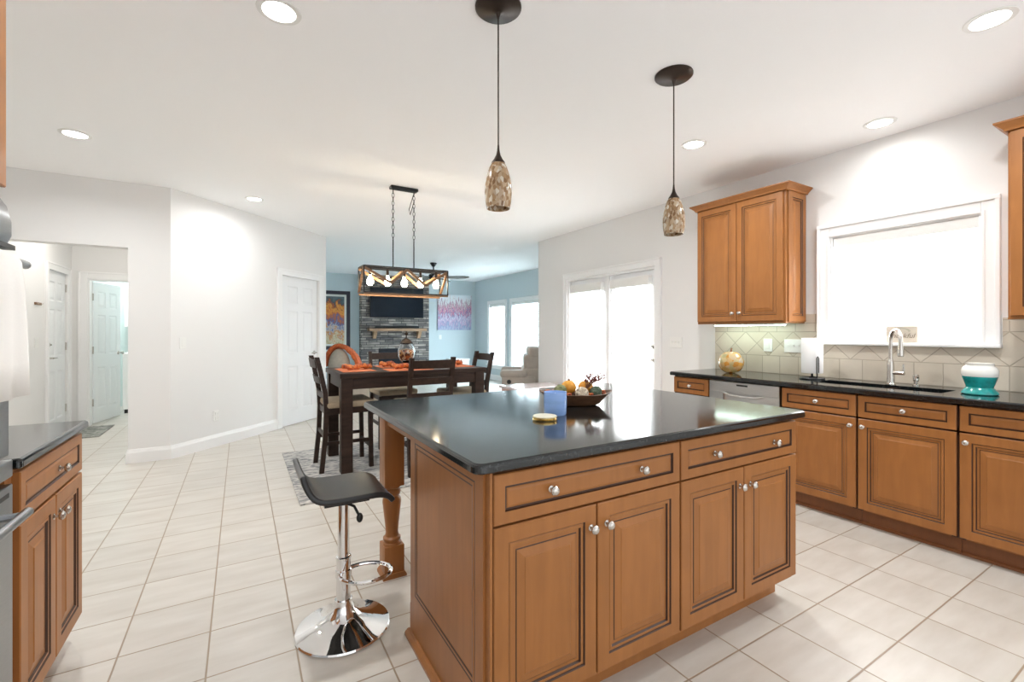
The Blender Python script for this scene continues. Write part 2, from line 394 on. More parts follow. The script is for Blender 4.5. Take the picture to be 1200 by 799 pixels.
# ------------------------------------------------------------------ walls, floor, ceiling
def wall(name, p0, p1, thick, zmax, holes, m, z0=0, extra=None):
    """visible face along p0->p1; thickness to the left of that direction if thick>0"""
    p0, p1 = Vector((*p0, 0)), Vector((*p1, 0)); d = (p1-p0); Lh = d.length; d.normalize(); n = Vector((-d.y, d.x, 0))*thick
    ts = sorted({0, Lh, *[t for h in holes for t in h[:2]]}); zs = sorted({z0, zmax, *[z for h in holes for z in h[2:]]})
    b = B()
    solid = lambda i, j: 0 <= i < len(ts)-1 and 0 <= j < len(zs)-1 and not any(h[0]-1e-6 <= ts[i] and ts[i+1] <= h[1]+1e-6 and h[2]-1e-6 <= zs[j] and zs[j+1] <= h[3]+1e-6 for h in holes)
    cache = {}
    def V(i, j, k):
        if (i, j, k) not in cache: cache[i, j, k] = b.bm.verts.new(p0 + d*ts[i] + Vector((0, 0, zs[j])) + n*k)
        return cache[i, j, k]
    for i in range(len(ts)-1):
        for j in range(len(zs)-1):
            if not solid(i, j): continue
            b.face([V(i, j, 0), V(i+1, j, 0), V(i+1, j+1, 0), V(i, j+1, 0)]); b.face([V(i, j, 1), V(i, j+1, 1), V(i+1, j+1, 1), V(i+1, j, 1)])
            if not solid(i-1, j): b.face([V(i, j, 0), V(i, j+1, 0), V(i, j+1, 1), V(i, j, 1)])
            if not solid(i+1, j): b.face([V(i+1, j, 0), V(i+1, j, 1), V(i+1, j+1, 1), V(i+1, j+1, 0)])
            if not solid(i, j-1): b.face([V(i, j, 0), V(i, j, 1), V(i+1, j, 1), V(i+1, j, 0)])
            if not solid(i, j+1): b.face([V(i, j+1, 0), V(i+1, j+1, 0), V(i+1, j+1, 1), V(i, j+1, 1)])
    return struct(name, b, m)
b = B(); b.box(-3.6, 6.1, -1.6, 12.2, -.08, 0); struct('floor', b, M['floor'])
b = B(); b.box(-3.6, 6.1, -1.6, 12.2, H, H+.1); struct('ceiling', b, M['ceiling'])
T45 = math.sqrt(.5)
PW = (3.603+.09, 5.444-.09)                # patio door opening
wall('wall_right', (4.14, -1.6), (4.14, 6.125), -.16, H, [(1.6+.985, 1.6+1.873, 1.208, 2.06), (1.6+PW[0], 1.6+PW[1], 0, 2.05)], M['wall'])
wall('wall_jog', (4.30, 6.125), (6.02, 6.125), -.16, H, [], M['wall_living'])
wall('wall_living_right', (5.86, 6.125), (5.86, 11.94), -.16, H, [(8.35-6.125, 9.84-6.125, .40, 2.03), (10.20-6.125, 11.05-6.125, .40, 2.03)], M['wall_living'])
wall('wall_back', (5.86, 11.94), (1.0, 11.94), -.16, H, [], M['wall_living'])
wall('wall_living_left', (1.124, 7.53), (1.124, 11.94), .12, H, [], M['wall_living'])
wall('wall_pantry', (-.61, 5.737), (-.61+2.452*T45, 5.737+2.452*T45), .12, H, [(1.535, 2.262, 0, 2.06)], M['wall'])
wall('wall_left', (-3.0, 5.737), (-.61, 5.737), .14, H, [(3.0-1.95, 3.0-.945, 0, 2.107)], M['wall'])
wall('wall_hall_left', (-1.954, 5.877), (-1.954, 8.3), .12, H, [(7.415-5.877, 8.085-5.877, 0, 2.04)], M['wall'])
wall('wall_hall_back', (-1.954, 8.3), (-.60, 8.3), .12, H, [(-1.79+1.954, -1.03+1.954, 0, 2.02)], M['wall'])
wall('wall_hall_right', (-.60, 8.42), (-.60, 5.877), .05, H, [], M['wall'])
wall('wall_kitchen_left', (-1.2, -1.6), (-1.2, 2.6), .14, H, [], M['wall'])
wall('wall_kitchen_return', (-1.34, 2.6), (-3.0, 2.6), .14, H, [], M['wall'])
wall('wall_far_left', (-3.0, 2.6), (-3.0, 5.737), .14, H, [], M['wall'])
M['laundry'] = mat('pale_aqua_wall_paint', (.60, .69, .67), .7)
wall('wall_laundry_back', (-2.6, 10.2), (-.6, 10.2), .1, H, [], M['laundry'])
wall('wall_laundry_right', (-.6, 10.2), (-.6, 8.42), .1, H, [], M['laundry'])
wall('wall_laundry_left', (-2.6, 8.42), (-2.6, 10.2), .1, H, [], M['laundry'])
# baseboards
BP = [(0, 0), (.016, 0), (.016, .10), (.010, .118), (.006, .135), (0, .135)]
def baseboard(name, path, m='trim'):
    b = B(); b.sweep([(x, y, 0) for x, y in path], BP); struct(name, b, M[m])
P45 = lambda t: (-.61+t*T45, 5.737+t*T45)
baseboard('baseboard_left', [(-.945, 5.86), (-.945, 5.737), (-.61, 5.737), P45(1.435)])
baseboard('baseboard_pantry', [P45(2.371), P45(2.452)])
baseboard('baseboard_back', [(1.124, 7.56), (1.124, 11.94), (2.587, 11.94)])
baseboard('baseboard_living', [(4.38, 11.94), (5.86, 11.94), (5.86, 6.2)])
baseboard('baseboard_right', [(4.14, 3.60), (4.14, 2.95)])
baseboard('baseboard_hall', [(-1.954, 5.9), (-1.954, 7.30)])
baseboard('baseboard_jog', [(4.14, 6.125), (4.14, 5.444)])

# ------------------------------------------------------------------ doors and windows
HINGE = [(0, 0), (.007, 0), (.007, .09), (0, .09)]
def six_panel(w, h, t=.038):               # leaf in local coords: x 0..w, y 0 (room face) .. t, z 0..h
    b = B(); st = .105*w/.72; mid = .09*w/.72; pw = (w-2*st-mid)/2
    cols = [(st, st+pw), (w-st-pw, w-st)]
    rows = [(.20*h/2.03, .80*h/2.03), (.98*h/2.03, 1.56*h/2.03), (1.66*h/2.03, 1.90*h/2.03)]
    xs = [0, cols[0][0], cols[0][1], cols[1][0], cols[1][1], w]; zs = [0] + [z for r in rows for z in r] + [h]
    for i in range(5):
        for j in range(7):
            x0, x1, z0, z1 = xs[i], xs[i+1], zs[j], zs[j+1]
            if i in (1, 3) and j in (1, 3, 5):
                b.rings((x0, t, z0), (1, 0, 0), (0, 0, 1), (0, -1, 0), x1-x0, z1-z0, [(0, 0), (0, t), (.012, t-.009), (.024, t-.009), (.045, t-.002)])
            else: b.box(x0, x1, 0, t, z0, z1)
    bmesh.ops.remove_doubles(b.bm, verts=b.bm.verts[:], dist=1e-5)
    return b
def casing(b, x0, x1, z1, w=.085, t=.02, y=0, z0=0, bottom=False):   # local coords around an opening, room side is -y
    for a, c in ((x0-w, x0), (x1, x1+w)):
        b.box(a, c, y-t, y, z0-(w if bottom else 0), z1+w, bev=.004)
        o = a if a < x0 else c-.022
        b.box(o, o+.022, y-t-.008, y-t, z0-(w if bottom else 0), z1+w, bev=.003)
    b.box(x0, x1, y-t, y, z1, z1+w, bev=.004); b.box(x0-w, x1+w, y-t-.008, y-t, z1+w-.022, z1+w, bev=.003)
    if bottom: b.box(x0, x1, y-t, y, z0-w, z0, bev=.004)
def lever(parent, x, z, y=0, d=1, m='nickel', dead=False):
    b = B(); b.lathe((x, y, z), [(.028, 0), (.028, .006), (.012, .012), (.010, .045)], 16, (0, -1, 0))
    b.tube([(x, y-.045, z), (x+d*.03, y-.05, z), (x+d*.11, y-.048, z-.003)], .009, 8)
    h_ = link('handle', b, M[m], parent, world=False, smooth=True)
    if dead:
        b = B(); b.lathe((x, y, z+.16), [(.030, 0), (.028, .012), (.012, .016), (.012, .03)], 16, (0, -1, 0)); link('deadbolt', b, M[m], parent, world=False, smooth=True)
# pantry door (diagonal wall)
d2 = frame_thing('door_2', (*P45(1.535), 0), PI/4)
b = B(); casing(b, -.012, .739, 2.045, .088); link('casing', b, M['trim'], d2, world=False)
b = six_panel(.715, 2.035); b.bm.transform(Matrix.Translation((.006, .012, .008))); lf = link('leaf', b, M['door'], d2, world=False)
lever(d2, .66, .98, .012, -1)
for z in (.22, 1.02, 1.83):
    b = B(); b.cyl((.003, .004, z), .007, .09, 10); link('hinge', b, M['nickel'], d2, world=False, smooth=True)
# hall entry door on the hall's left wall (face is +x)
d3 = frame_thing('door_3', (-1.954, 7.415, 0), PI/2)
b = B(); casing(b, -.008, .676, 2.03, .09); link('casing', b, M['trim'], d3, world=False)
b = six_panel(.66, 2.02); b.bm.transform(Matrix.Translation((.004, .012, .01))); link('leaf', b, M['door'], d3, world=False)
lever(d3, .06, .97, .012, 1, dead=True)
for z in (.25, 1.05, 1.80):
    b = B(); b.cyl((.668, .004, z), .008, .1, 10); link('hinge', b, M['nickel'], d3, world=False, smooth=True)
# laundry door, standing open into the laundry room
d4 = frame_thing('door_4', (-1.79, 8.3, 0), 0)
b = B(); casing(b, 0, .76, 2.005, .10)
b.box(-.0, .018, 0, .12, 0, 2.005); b.box(.742, .76, 0, .12, 0, 2.005); b.box(.018, .742, 0, .12, 1.99, 2.005)
link('casing', b, M['trim'], d4, world=False)
b = six_panel(.70, 1.97); b.bm.transform(Matrix.Translation((.03, .125, .012)) @ Matrix.Rotation(math.radians(76), 4, 'Z'))
link('leaf', b, M['door'], d4, world=False)
for z in (.25, .98, 1.72):
    b = B(); b.cyl((.026, .118, z), .010, .1, 10); b.box(.012, .034, .112, .116, z, z+.1); link('hinge', b, M['nickel'], d4, world=False, smooth=True)
ca, sa = math.cos(math.radians(76)), math.sin(math.radians(76))
b = B(); hx, hy = .03+.64*ca, .125+.64*sa
b.lathe((hx, hy, .97), [(.028, 0), (.026, .006), (.011, .012), (.011, .04), (.024, .05), (.026, .062), (.015, .072), (0, .074)], 16, (sa, -ca, 0))
link('handle', b, M['nickel'], d4, world=False, smooth=True)

# patio door in the right wall: local x runs toward -Y (as seen), room side is -y
def blind(name, label, loc, rz, w, z0, z1, y, tilt, pitch=.05, raised=0, valance=.07, wand=None, mb=True, group=None):
    o = thing(name, label, 'blind', loc, rz, group)
    b = B(); b.box(.0, w, y-.035, y+.03, z1-valance, z1, bev=.003); link('headrail', b, M['white'], o, world=False)
    b = B(); z = z1-valance-.03; hw = .0245
    while z > z0+raised+.03:
        dy, dz = hw*math.cos(tilt), hw*math.sin(tilt)
        b.prism([(-dy, -dz), (dy, dz), (dy-.0012, dz+.0022), (-dy-.0012, -dz+.0022)], (.004, y, z), (0, 1, 0), (0, 0, 1), (1, 0, 0), w-.008)
        z -= pitch
    link('slats', b, M['blind'], o, world=False)
    b = B(); b.box(.002, w-.002, y-.026, y+.026, z0+raised, z0+raised+.02, bev=.004); link('bottom_rail', b, M['white'], o, world=False)
    if wand is not None:
        b = B(); b.cyl((wand, y-.045, z1-valance-(z1-z0)*.62), .0035, (z1-z0)*.62, 8); link('wand', b, M['white'], o, world=False, smooth=True)
    return o
d1 = frame_thing('door_1', (4.14, PW[1], 0), -PI/2)
w_ = PW[1]-PW[0]; half = w_/2
b = B(); casing(b, 0, w_, 2.05, .088, .022); link('casing', b, M['trim'], d1, world=False)
b = B(); b.box(0, .03, 0, .12, 0, 2.05); b.box(w_-.03, w_, 0, .12, 0, 2.05); b.box(.03, w_-.03, 0, .12, 2.02, 2.05); b.box(half-.025, half+.025, .02, .11, 0, 2.02); b.box(.03, w_-.03, 0, .13, 0, .02)
link('jamb', b, M['trim'], d1, world=False)
for x0, x1 in ((.032, half-.027), (half+.027, w_-.032)):
    s_ = .105
    b = B(); b.box(x0, x0+s_, .04, .085, .022, 2.018, bev=.003); b.box(x1-s_, x1, .04, .085, .022, 2.018, bev=.003)
    b.box(x0+s_, x1-s_, .04, .085, .022, .22, bev=.003); b.box(x0+s_, x1-s_, .04, .085, 1.90, 2.018, bev=.003)
    lf = link('leaf', b, M['door'], d1, world=False)
    b = B(); b.box(x0+s_, x1-s_, .060, .066, .22, 1.90); link('pane', b, M['glass'], d1, world=False)
lever(d1, w_-.075, .955, .04, -1, dead=True)
for i, (x0, x1) in enumerate(((.03+.06, half-.025-.06), (half+.025+.06, w_-.03-.06))):
    blind('door_blind', ('white slatted blind on the left patio door leaf', 'white slatted blind on the right patio door leaf with the handle')[i],
          (4.14-.0, PW[1]-x0, 0), -PI/2, x1-x0, .19, 1.955, .005, math.radians(58), .043, valance=.115, group='patio door blinds')
# kitchen window over the sink
w1 = frame_thing('window_1', (4.14, 1.873, 0), -PI/2)
WW = 1.873-.985
b = B(); x0, x1, w, t = 0, WW, .088, .022
for a, c in ((-w, 0), (WW, WW+w)):
    b.box(a, c, -t, 0, 1.205, 2.155, bev=.004); o_ = a if a < 0 else c-.024; b.box(o_, o_+.024, -t-.012, -t, 1.205, 2.155, bev=.004)
    i_ = c-.018 if a < 0 else a; b.box(i_, i_+.018, -t-.005, -t, 1.205, 2.07, bev=.003)
b.box(0, WW, -t, 0, 2.06, 2.155, bev=.004); b.box(-w-.004, WW+w+.004, -t-.014, -t, 2.128, 2.158, bev=.005); b.box(0, WW, -t-.005, -t, 2.055, 2.075, bev=.003)
link('casing', b, M['trim'], w1, world=False)
b = B(); b.box(0, .016, .001, .13, 1.209, 2.06); b.box(WW-.016, WW, .001, .13, 1.209, 2.06); b.box(.016, WW-.016, .001, .13, 2.044, 2.06); b.box(.016, WW-.016, .001, .13, 1.209, 1.220)
b.box(.016, .06, .08, .12, 1.22, 2.044); b.box(WW-.06, WW-.016, .08, .12, 1.22, 2.044); b.box(.06, WW-.06, .08, .12, 1.22, 1.248); b.box(.06, WW-.06, .08, .12, 2.0, 2.044)
link('window_frame', b, M['trim'], w1, world=False)
b = B(); b.box(.06, WW-.06, .098, .102, 1.248, 2.0); link('pane', b, M['glass'], w1, world=False)
b = B(); b.box(-w-.006, WW+w+.006, -.055, 0, 1.182, 1.206, bev=.006); link('window_sill', b, M['trim'], w1, world=False)
blind('window_blind', 'white slatted blind raised a little above the sink window sill', (4.14, 1.873-.018, 0), -PI/2, WW-.036, 1.222, 2.043, .042, math.radians(62), .043, raised=.048, valance=.075, wand=.10)
# living-room windows
for nm, ya, yb, lab in (('window_2', 11.05, 10.20, 'white slatted blind on the narrow living room window by the corner'), ('window_3', 9.84, 8.35, 'white slatted blind on the wide living room window beside the recliner')):
    wn_ = frame_thing(nm, (5.86, ya, 0), -PI/2); ww = ya-yb
    b = B(); casing(b, 0, ww, 2.03, .095, .02, z0=.40, bottom=True); link('casing', b, M['trim'], wn_, world=False)
    b = B(); b.box(0, .05, .06, .12, .40, 2.03); b.box(ww-.05, ww, .06, .12, .40, 2.03); b.box(.05, ww-.05, .06, .12, .40, .46); b.box(.05, ww-.05, .06, .12, 1.97, 2.03); b.box(.05, ww-.05, .06, .12, 1.19, 1.24)
    link('window_frame', b, M['trim'], wn_, world=False)
    b = B(); b.box(.05, ww-.05, .088, .092, .46, 1.97); link('pane', b, M['glass'], wn_, world=False)
    b = B(); b.box(-.12, ww+.12, -.06, 0, .385, .41, bev=.005); link('window_sill', b, M['trim'], wn_, world=False)
    blind('window_blind', lab, (5.86, ya-.01, 0), -PI/2, ww-.02, .41, 2.025, .03, math.radians(50), .05, valance=.07, group='living room window blinds')

# ------------------------------------------------------------------ cabinets
DP = [(0, 0), (0, .017), (.003, .020), (.050, .020), (.054, .0145), (.058, .017), (.066, .017), (.070, .010), (.080, .010), (.083, .012), (.108, .0165), (.111, .019)]
DM = [0, 0, 0, 1, 0, 0, 1, 0, 1, 0, 0]
RP = [(0, 0), (0, .017), (.003, .020), (.038, .020), (.041, .0135), (.046, .0135), (.049, .016), (.056, .018)]
RM = [0, 0, 0, 1, 1, 0, 0]
WOOD = [M['wood'], M['glaze']]
def front(name, parent, o, U, N, w, h, kind='door', hardware=()):
    """hardware: list of (u, v) knob spots in panel coords"""
    o, U, N = Vector(o), Vector(U), Vector(N)
    b = B(); b.rings(o, U, (0, 0, 1), N, w, h, DP if kind == 'door' else RP, DM if kind == 'door' else RM)
    p = link(name, b, WOOD, parent)
    for u, v in hardware:
        k = B(); c = o + U*u + Vector((0, 0, v)) + N*.019
        k.lathe(c, [(.011, 0), (.011, .003), (.0055, .006), (.005, .014), (.012, .017), (.0155, .022), (.0155, .026), (.011, .031), (.004, .033), (0, .033)], 14, N)
        kn = link('knob', k, M['nickel'], parent); kn.parent = p
    return p
# kitchen island -----------------------------------------------------
isl = thing('kitchen_island', 'maple kitchen island with turned corner leg and four panelled doors, in the room centre', 'island', (1.45, 1.55, 0))
IX0, IX1, IY0, IY1 = .632, 2.285, 1.203, 1.885
b = B(); b.box(IX0+.008, IX1-.006, IY0, IY1, .105, .882); b.box(IX0+.02, IX1-.02, IY0+.075, IY1, 0, .105, 0)
b.box(IX0-.004, IX0+.006, IY0-.020, IY0+.012, 0, .882, bev=.002)        # corner post
b.box(IX0+.012, IX1-.012, IY0+.072, IY0+.076, 0, .105)
link('carcass', b, M['wood'], isl)
b = B(); b.box(IX0+.009, IX1-.010, IY0-.0012, IY0-.0002, .118, .872); link('darkened_face_frame', b, M['glaze'], isl)  # coloured dark so the gaps between doors and drawers look shaded
b = B(); b.rings((IX0, IY1, .135), (0, -1, 0), (0, 0, 1), (-1, 0, 0), IY1-IY0-.008, .745, [(0, -.010), (0, .012), (.055, .012), (.061, .0112), (.064, .0122), (.072, .0122), (.078, .0105), (.084, .0100)], [0, 0, 1, 0, 0, 1, 0])
link('side_panel', b, WOOD, isl)
b = B(); b.box(IX0-.012, IX0+.02, IY0-.02, IY1+.005, 0, .135); link('plinth', b, M['wood'], isl)
b = B(); b.prism([(0, 0), (.022, 0), (.022, .012), (.010, .024), (0, .026)], (IX0-.012, IY1+.012, 0), (-1, 0, 0), (0, 0, 1), (0, -1, 0), IY1-IY0+.05); link('base_moulding', b, M['wood'], isl)
U, N_ = (1, 0, 0), (0, -1, 0); FY = IY0-.002
def dr(x0, x1, z0, z1, hw): front('drawer', isl, (x0, FY, z0), U, N_, x1-x0, z1-z0, 'drawer', hw)
dr(.641, 1.457, .709, .862, [(.849-.643, .078), (1.252-.643, .079)])
dr(1.466, 2.284, .709, .862, [(1.676-1.472, .079), (2.104-1.472, .072)])
front('door', isl, (.641, FY, .125), U, N_, 1.036-.641, .577, 'door', [(1.031-.643-.018, .503)])
front('door', isl, (1.042, FY, .125), U, N_, 1.457-1.042, .577, 'door', [(.039, .503)])
front('door', isl, (1.466, FY, .125), U, N_, 1.868-1.466, .577, 'door', [(1.863-1.472-.018+.02-.02, .500)])
front('door', isl, (1.874, FY, .125), U, N_, 2.284-1.874, .577, 'door', [(.040, .497)])
b = B(); b.rings((IX1-.006, IY0, .105), (0, 1, 0), (0, 0, 1), (1, 0, 0), IY1-IY0, .777, [(0, -.004), (0, .004)]); link('end_panel', b, M['wood'], isl)
def island_leg(cx, cy):
    b = B(); h_ = .052
    b.box(cx-h_, cx+h_, cy-h_, cy+h_, .475, .882, bev=.003)
    b.box(cx-h_, cx+h_, cy-h_, cy+h_, .02, .165, bev=.003); b.prism([(-.062, 0), (.062, 0), (.062, .012), (.053, .026), (-.053, .026), (-.062, .012)], (cx, cy-.062, 0), (1, 0, 0), (0, 0, 1), (0, 1, 0), .124)
    b.lathe((cx, cy, 0), [(.05, .16), (.05, .170), (.042, .178), (.046, .188), (.046, .197), (.036, .205), (.034, .215), (.032, .225), (.036, .27), (.044, .34), (.049, .385), (.047, .402), (.038, .412), (.036, .418), (.043, .426), (.047, .438), (.043, .45), (.037, .457), (.050, .468), (.050, .48)], 24)
    link('leg', b, M['wood'], isl, smooth=True)
island_leg(.692, 2.415); island_leg(2.225, 2.415)
b = B(); b.box(.655, .685, IY1, 2.37, .80, .882); b.box(.74, 2.18, 2.40, 2.43, .80, .882); b.box(2.21, 2.24, IY1, 2.37, .80, .882); link('apron', b, M['wood'], isl)
def slab(name, label, x0, x1, y0, y1, z0=.882, z1=.912, r=.035, hole=None, corners=(1, 1, 1, 1)):
    b = B(); poly = []
    for k, (cx, cy, a0) in enumerate(((x0, y0, PI), (x1, y0, -PI/2), (x1, y1, 0), (x0, y1, PI/2))):
        rr = r if corners[k] else .003
        sx = 1 if cx == x0 else -1; sy = 1 if cy == y0 else -1
        for i in range(7):
            a = a0 + PI/2*i/6; poly.append((cx+sx*rr+rr*math.cos(a), cy+sy*rr+rr*math.sin(a)))
    rim = [(0, z0+.004), (.004, z0)]; n = len(poly)
    def ring(ins, z):
        out = []
        cx, cy = (x0+x1)/2, (y0+y1)/2
        for i, (x, y) in enumerate(poly):
            p, q = Vector(poly[i-1]), Vector(poly[(i+1) % n]); d = (q-p).normalized(); nrm = Vector((-d.y, d.x))
            out.append(b.bm.verts.new((x+nrm.x*ins, y+nrm.y*ins, z)))
        return out
    prof = [(.004, z0), (0, z0+.004), (0, z1-.010), (.003, z1-.004), (.010, z1)]
    rows = [ring(*p) for p in prof]
    for i in range(len(rows)-1):
        for k in range(n): b.face([rows[i][k], rows[i][(k+1) % n], rows[i+1][(k+1) % n], rows[i+1][k]])
    if hole:
        hx0, hx1, hy0, hy1 = hole
        for row, z in ((rows[-1], z1), (rows[0], z0)):
            hv = [b.bm.verts.new(p) for p in ((hx0, hy0, z), (hx1, hy0, z), (hx1, hy1, z), (hx0, hy1, z))]
            es = [b.bm.edges.get((row[k], row[(k+1) % n])) for k in range(n)]
            he = [b.bm.edges.new((hv[k], hv[(k+1) % 4])) for k in range(4)]
            bmesh.ops.triangle_fill(b.bm, use_beauty=True, edges=es+he)
            if z == z1: top = hv
            else: bot = hv
        for k in range(4): b.face([top[k], top[(k+1) % 4], bot[(k+1) % 4], bot[k]])
    else:
        b.face(rows[-1]); b.face(rows[0][::-1])
    return tag(link(name, b, M['granite']), label, 'countertop')
slab('island_countertop', 'polished black granite top with rounded corners on the kitchen island', .562, 2.312, 1.140, 2.515)

# right-hand run of base cabinets -----------------------------------
FX = 3.535
def base_unit(label, y0, y1, cat='cabinet', knob='r', dknob=True, doors=1):
    """y0<y1; fronts face -x"""
    t = thing('base_cabinet', label, cat, (3.84, (y0+y1)/2, 0), 0, 'base cabinets under the window wall')
    b = B()
    b.box(FX, 4.128, y0, y1, .105, .125); b.box(FX, 4.128, y0, y0+.018, .125, .875); b.box(FX, 4.128, y1-.018, y1, .125, .875); b.box(4.11, 4.128, y0+.018, y1-.018, .125, .875)
    link('carcass', b, M['wood'], t)
    b = B(); b.box(FX-.001, FX, y0, y1, .69, .735); b.box(FX-.001, FX, y0, y1, .855, .872); b.box(FX-.001, FX, y0, y0+.03, .105, .872); b.box(FX-.001, FX, y1-.03, y1, .105, .872); link('darkened_face_frame', b, M['glaze'], t)  # dark colour puts shade into the gaps around drawer and door
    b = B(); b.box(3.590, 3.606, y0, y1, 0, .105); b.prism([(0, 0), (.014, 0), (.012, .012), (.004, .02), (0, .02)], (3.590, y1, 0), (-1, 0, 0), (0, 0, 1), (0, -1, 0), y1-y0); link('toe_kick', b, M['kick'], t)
    w = y1-y0-.012
    front('drawer', t, (FX-.001, y1-.006, .722), (0, -1, 0), (-1, 0, 0), w, .143, 'drawer', [(w*.5, .072)] if dknob else [])
    front('door', t, (FX-.001, y1-.006, .116), (0, -1, 0), (-1, 0, 0), w, .595, 'door', [((w-.028) if knob == 'r' else .028, .545)])
    return t
base_unit('narrow maple base cabinet at the far counter end, left of the dishwasher', 2.548, 2.925)
base_unit('maple base cabinet directly right of the dishwasher', 1.434, 1.926)
base_unit('maple sink base cabinet with wide door under the faucet', .937, 1.432, knob='l')
base_unit('maple base cabinet below the teal jar, right of the sink cabinet', .30, .935, knob='l')
b = B()
dw = thing('dishwasher', 'stainless steel dishwasher under the far counter, left of the drawers', 'dishwasher', (3.83, 2.237, 0))
b.box(3.56, 4.11, 1.934, 2.540, .105, .870); b.box(3.60, 4.1, 1.95, 2.53, 0, .105); link('tub', b, M['blackplastic'], dw)
b = B(); b.box(3.516, 3.56, 1.937, 2.537, .12, .70, bev=.004); b.box(3.512, 3.56, 1.937, 2.537, .78, .868, bev=.004); b.box(3.535, 3.56, 1.937, 2.537, .70, .78)
b.box(3.512, 3.535, 1.937, 2.06, .70, .78); b.box(3.512, 3.535, 2.41, 2.537, .70, .78); link('door', b, M['steel'], dw)
b = B(); b.tube([(3.520, 2.06, .775), (3.505, 2.12, .762), (3.502, 2.237, .757), (3.505, 2.35, .762), (3.520, 2.41, .775)], .009, 8); link('handle', b, M['steel'], dw, smooth=True)
b = B(); b.box(3.510, 3.513, 2.19, 2.285, .838, .852); link('display', b, M['blackplastic'], dw)
slab('sink_countertop', 'long polished black granite counter with sink under the window', 3.485, 4.138, -.6, 2.952, .878, .912, .02, hole=(3.665, 3.915, 1.05, 1.78), corners=(0, 0, 0, 1))
M['basin'] = mat('black_composite_sink', (.012, .012, .013), .3)
sk = thing('kitchen_sink', 'black undermount sink sunk in the counter below the window', 'sink', (3.79, 1.415, .69))
b = B(); x0, x1, y0, y1, z0, z1 = 3.655, 3.925, 1.04, 1.79, .69, .877
b.box(x0, x0+.01, y0, y1, z0, z1); b.box(x1-.01, x1, y0, y1, z0, z1); b.box(x0+.01, x1-.01, y0, y0+.01, z0, z1); b.box(x0+.01, x1-.01, y1-.01, y1, z0, z1); b.box(x0+.01, x1-.01, y0+.01, y1-.01, z0, z0+.01); b.box(x0+.01, x1-.01, 1.38, 1.40, z0+.01, z1-.05)
link('basin', b, M['basin'], sk)
for y in (1.2, 1.6):
    b = B(); b.lathe((3.79, y, .70), [(.04, 0), (.04, .004), (.02, .003)], 20); link('drain', b, M['nickel'], sk, smooth=True)
# backsplash
b = B(); SX = 4.128
b.box(SX, 4.139, 1.965, 2.917, .912, 1.435); b.box(SX, 4.139, .890, 1.965, .912, 1.182); b.box(SX, 4.139, -.6, .890, .912, 1.375)
tag(link('tile_backsplash', b, M['splash']), 'beige stone tile backsplash with a diagonal band behind the sink counter', 'backsplash')
# wall cabinets
CROWN = [(0, 0), (.010, 0), (.012, .008), (.018, .016), (.032, .030), (.044, .040), (.048, .042), (.048, .052), (0, .052)]
def upper(name, label, y0, y1, doors, side=True):
    t = thing(name, label, 'cabinet', (3.98, (y0+y1)/2, 1.37), 0, 'wall cabinets beside the sink window')
    fx = 3.84
    b = B(); b.box(fx, 4.127, y0+.003, y1, 1.37, 2.458); b.box(fx, fx+.02, y0-.001, y0+.003, 1.37, 2.458); link('carcass', b, M['wood'], t)
    for a, c, kn in doors: front('door', t, (fx, c, 1.378), (0, -1, 0), (-1, 0, 0), c-a, 1.064, 'door', [(kn, .075)])
    if side:
        b = B(); b.rings((fx+.022, y0+.003, 1.37), (1, 0, 0), (0, 0, 1), (0, -1, 0), 4.127-fx-.022, 1.08, [(0, 0), (0, .014), (.003, .016), (.050, .016), (.054, .010), (.058, .013), (.066, .013), (.070, .006), (.082, .006), (.105, .013)], [0, 0, 0, 1, 0, 0, 1, 0, 0]); link('side_panel', b, WOOD, t)
    b = B(); b.sweep([(4.139, y0-.012, 2.448), (fx-.022, y0-.012, 2.448), (fx-.022, y1, 2.448), (4.139, y1, 2.448)][::-1], CROWN); link('crown_moulding', b, M['wood'], t)
    b = B(); b.box(fx-.004, fx+.016, y0, y1, 1.358, 1.37); b.box(fx+.016, 4.127, y0, y0+.016, 1.358, 1.37); link('light_rail', b, M['wood'], t)
    return t
upper('upper_cabinet', 'two-door maple wall cabinet with crown, left of the sink window', 2.065, 2.90, [(2.492, 2.894, .402-.03), (2.082, 2.486, .03)])
upper('upper_cabinet', 'maple wall cabinet cut by the right photo edge, right of the sink window', -.1, .806, [(.360, .795, .405), (-.09, .354, .03)], side=False)
ul = thing('under_cabinet_light', 'slim lit strip light beneath the wall cabinet left of the window', 'lamp', (3.99, 2.48, 1.35))
b = B(); b.box(3.96, 4.02, 2.15, 2.82, 1.347, 1.3575); link('housing', b, M['white'], ul)
b = B(); b.box(3.968, 4.012, 2.16, 2.81, 1.341, 1.347); link('diffuser', b, M['ledstrip'], ul)

# left-hand cabinets -------------------------------------------------
lc = thing('base_cabinet', 'lone maple base cabinet with two doors at the left photo edge', 'cabinet', (-.88, 2.24, 0))
LX = -.588
b = B(); b.box(-1.195, LX, 1.885, 2.556, .105, .880); b.box(-1.195, LX-.07, 1.89, 2.55, 0, .105); link('carcass', b, M['wood'], lc)
front('drawer', lc, (LX, 1.932, .712), (0, 1, 0), (1, 0, 0), 2.550-1.932, .152, 'drawer', [((2.550-1.932)*.55, .076)])
front('door', lc, (LX, 1.932, .116), (0, 1, 0), (1, 0, 0), .304, .586, 'door', [(.278, .517)])
front('door', lc, (LX, 2.243, .116), (0, 1, 0), (1, 0, 0), .307, .586, 'door', [(.028, .517)])
slab('oven_countertop', 'short black granite counter beside the wall ovens at left', -1.198, -.5535, 1.892, 2.585, corners=(0, 1, 1, 0), r=.012)
oc = thing('oven_cabinet', 'tall maple oven cabinet at the far left, reaching above the ovens', 'cabinet', (-.88, 1.48, 0))
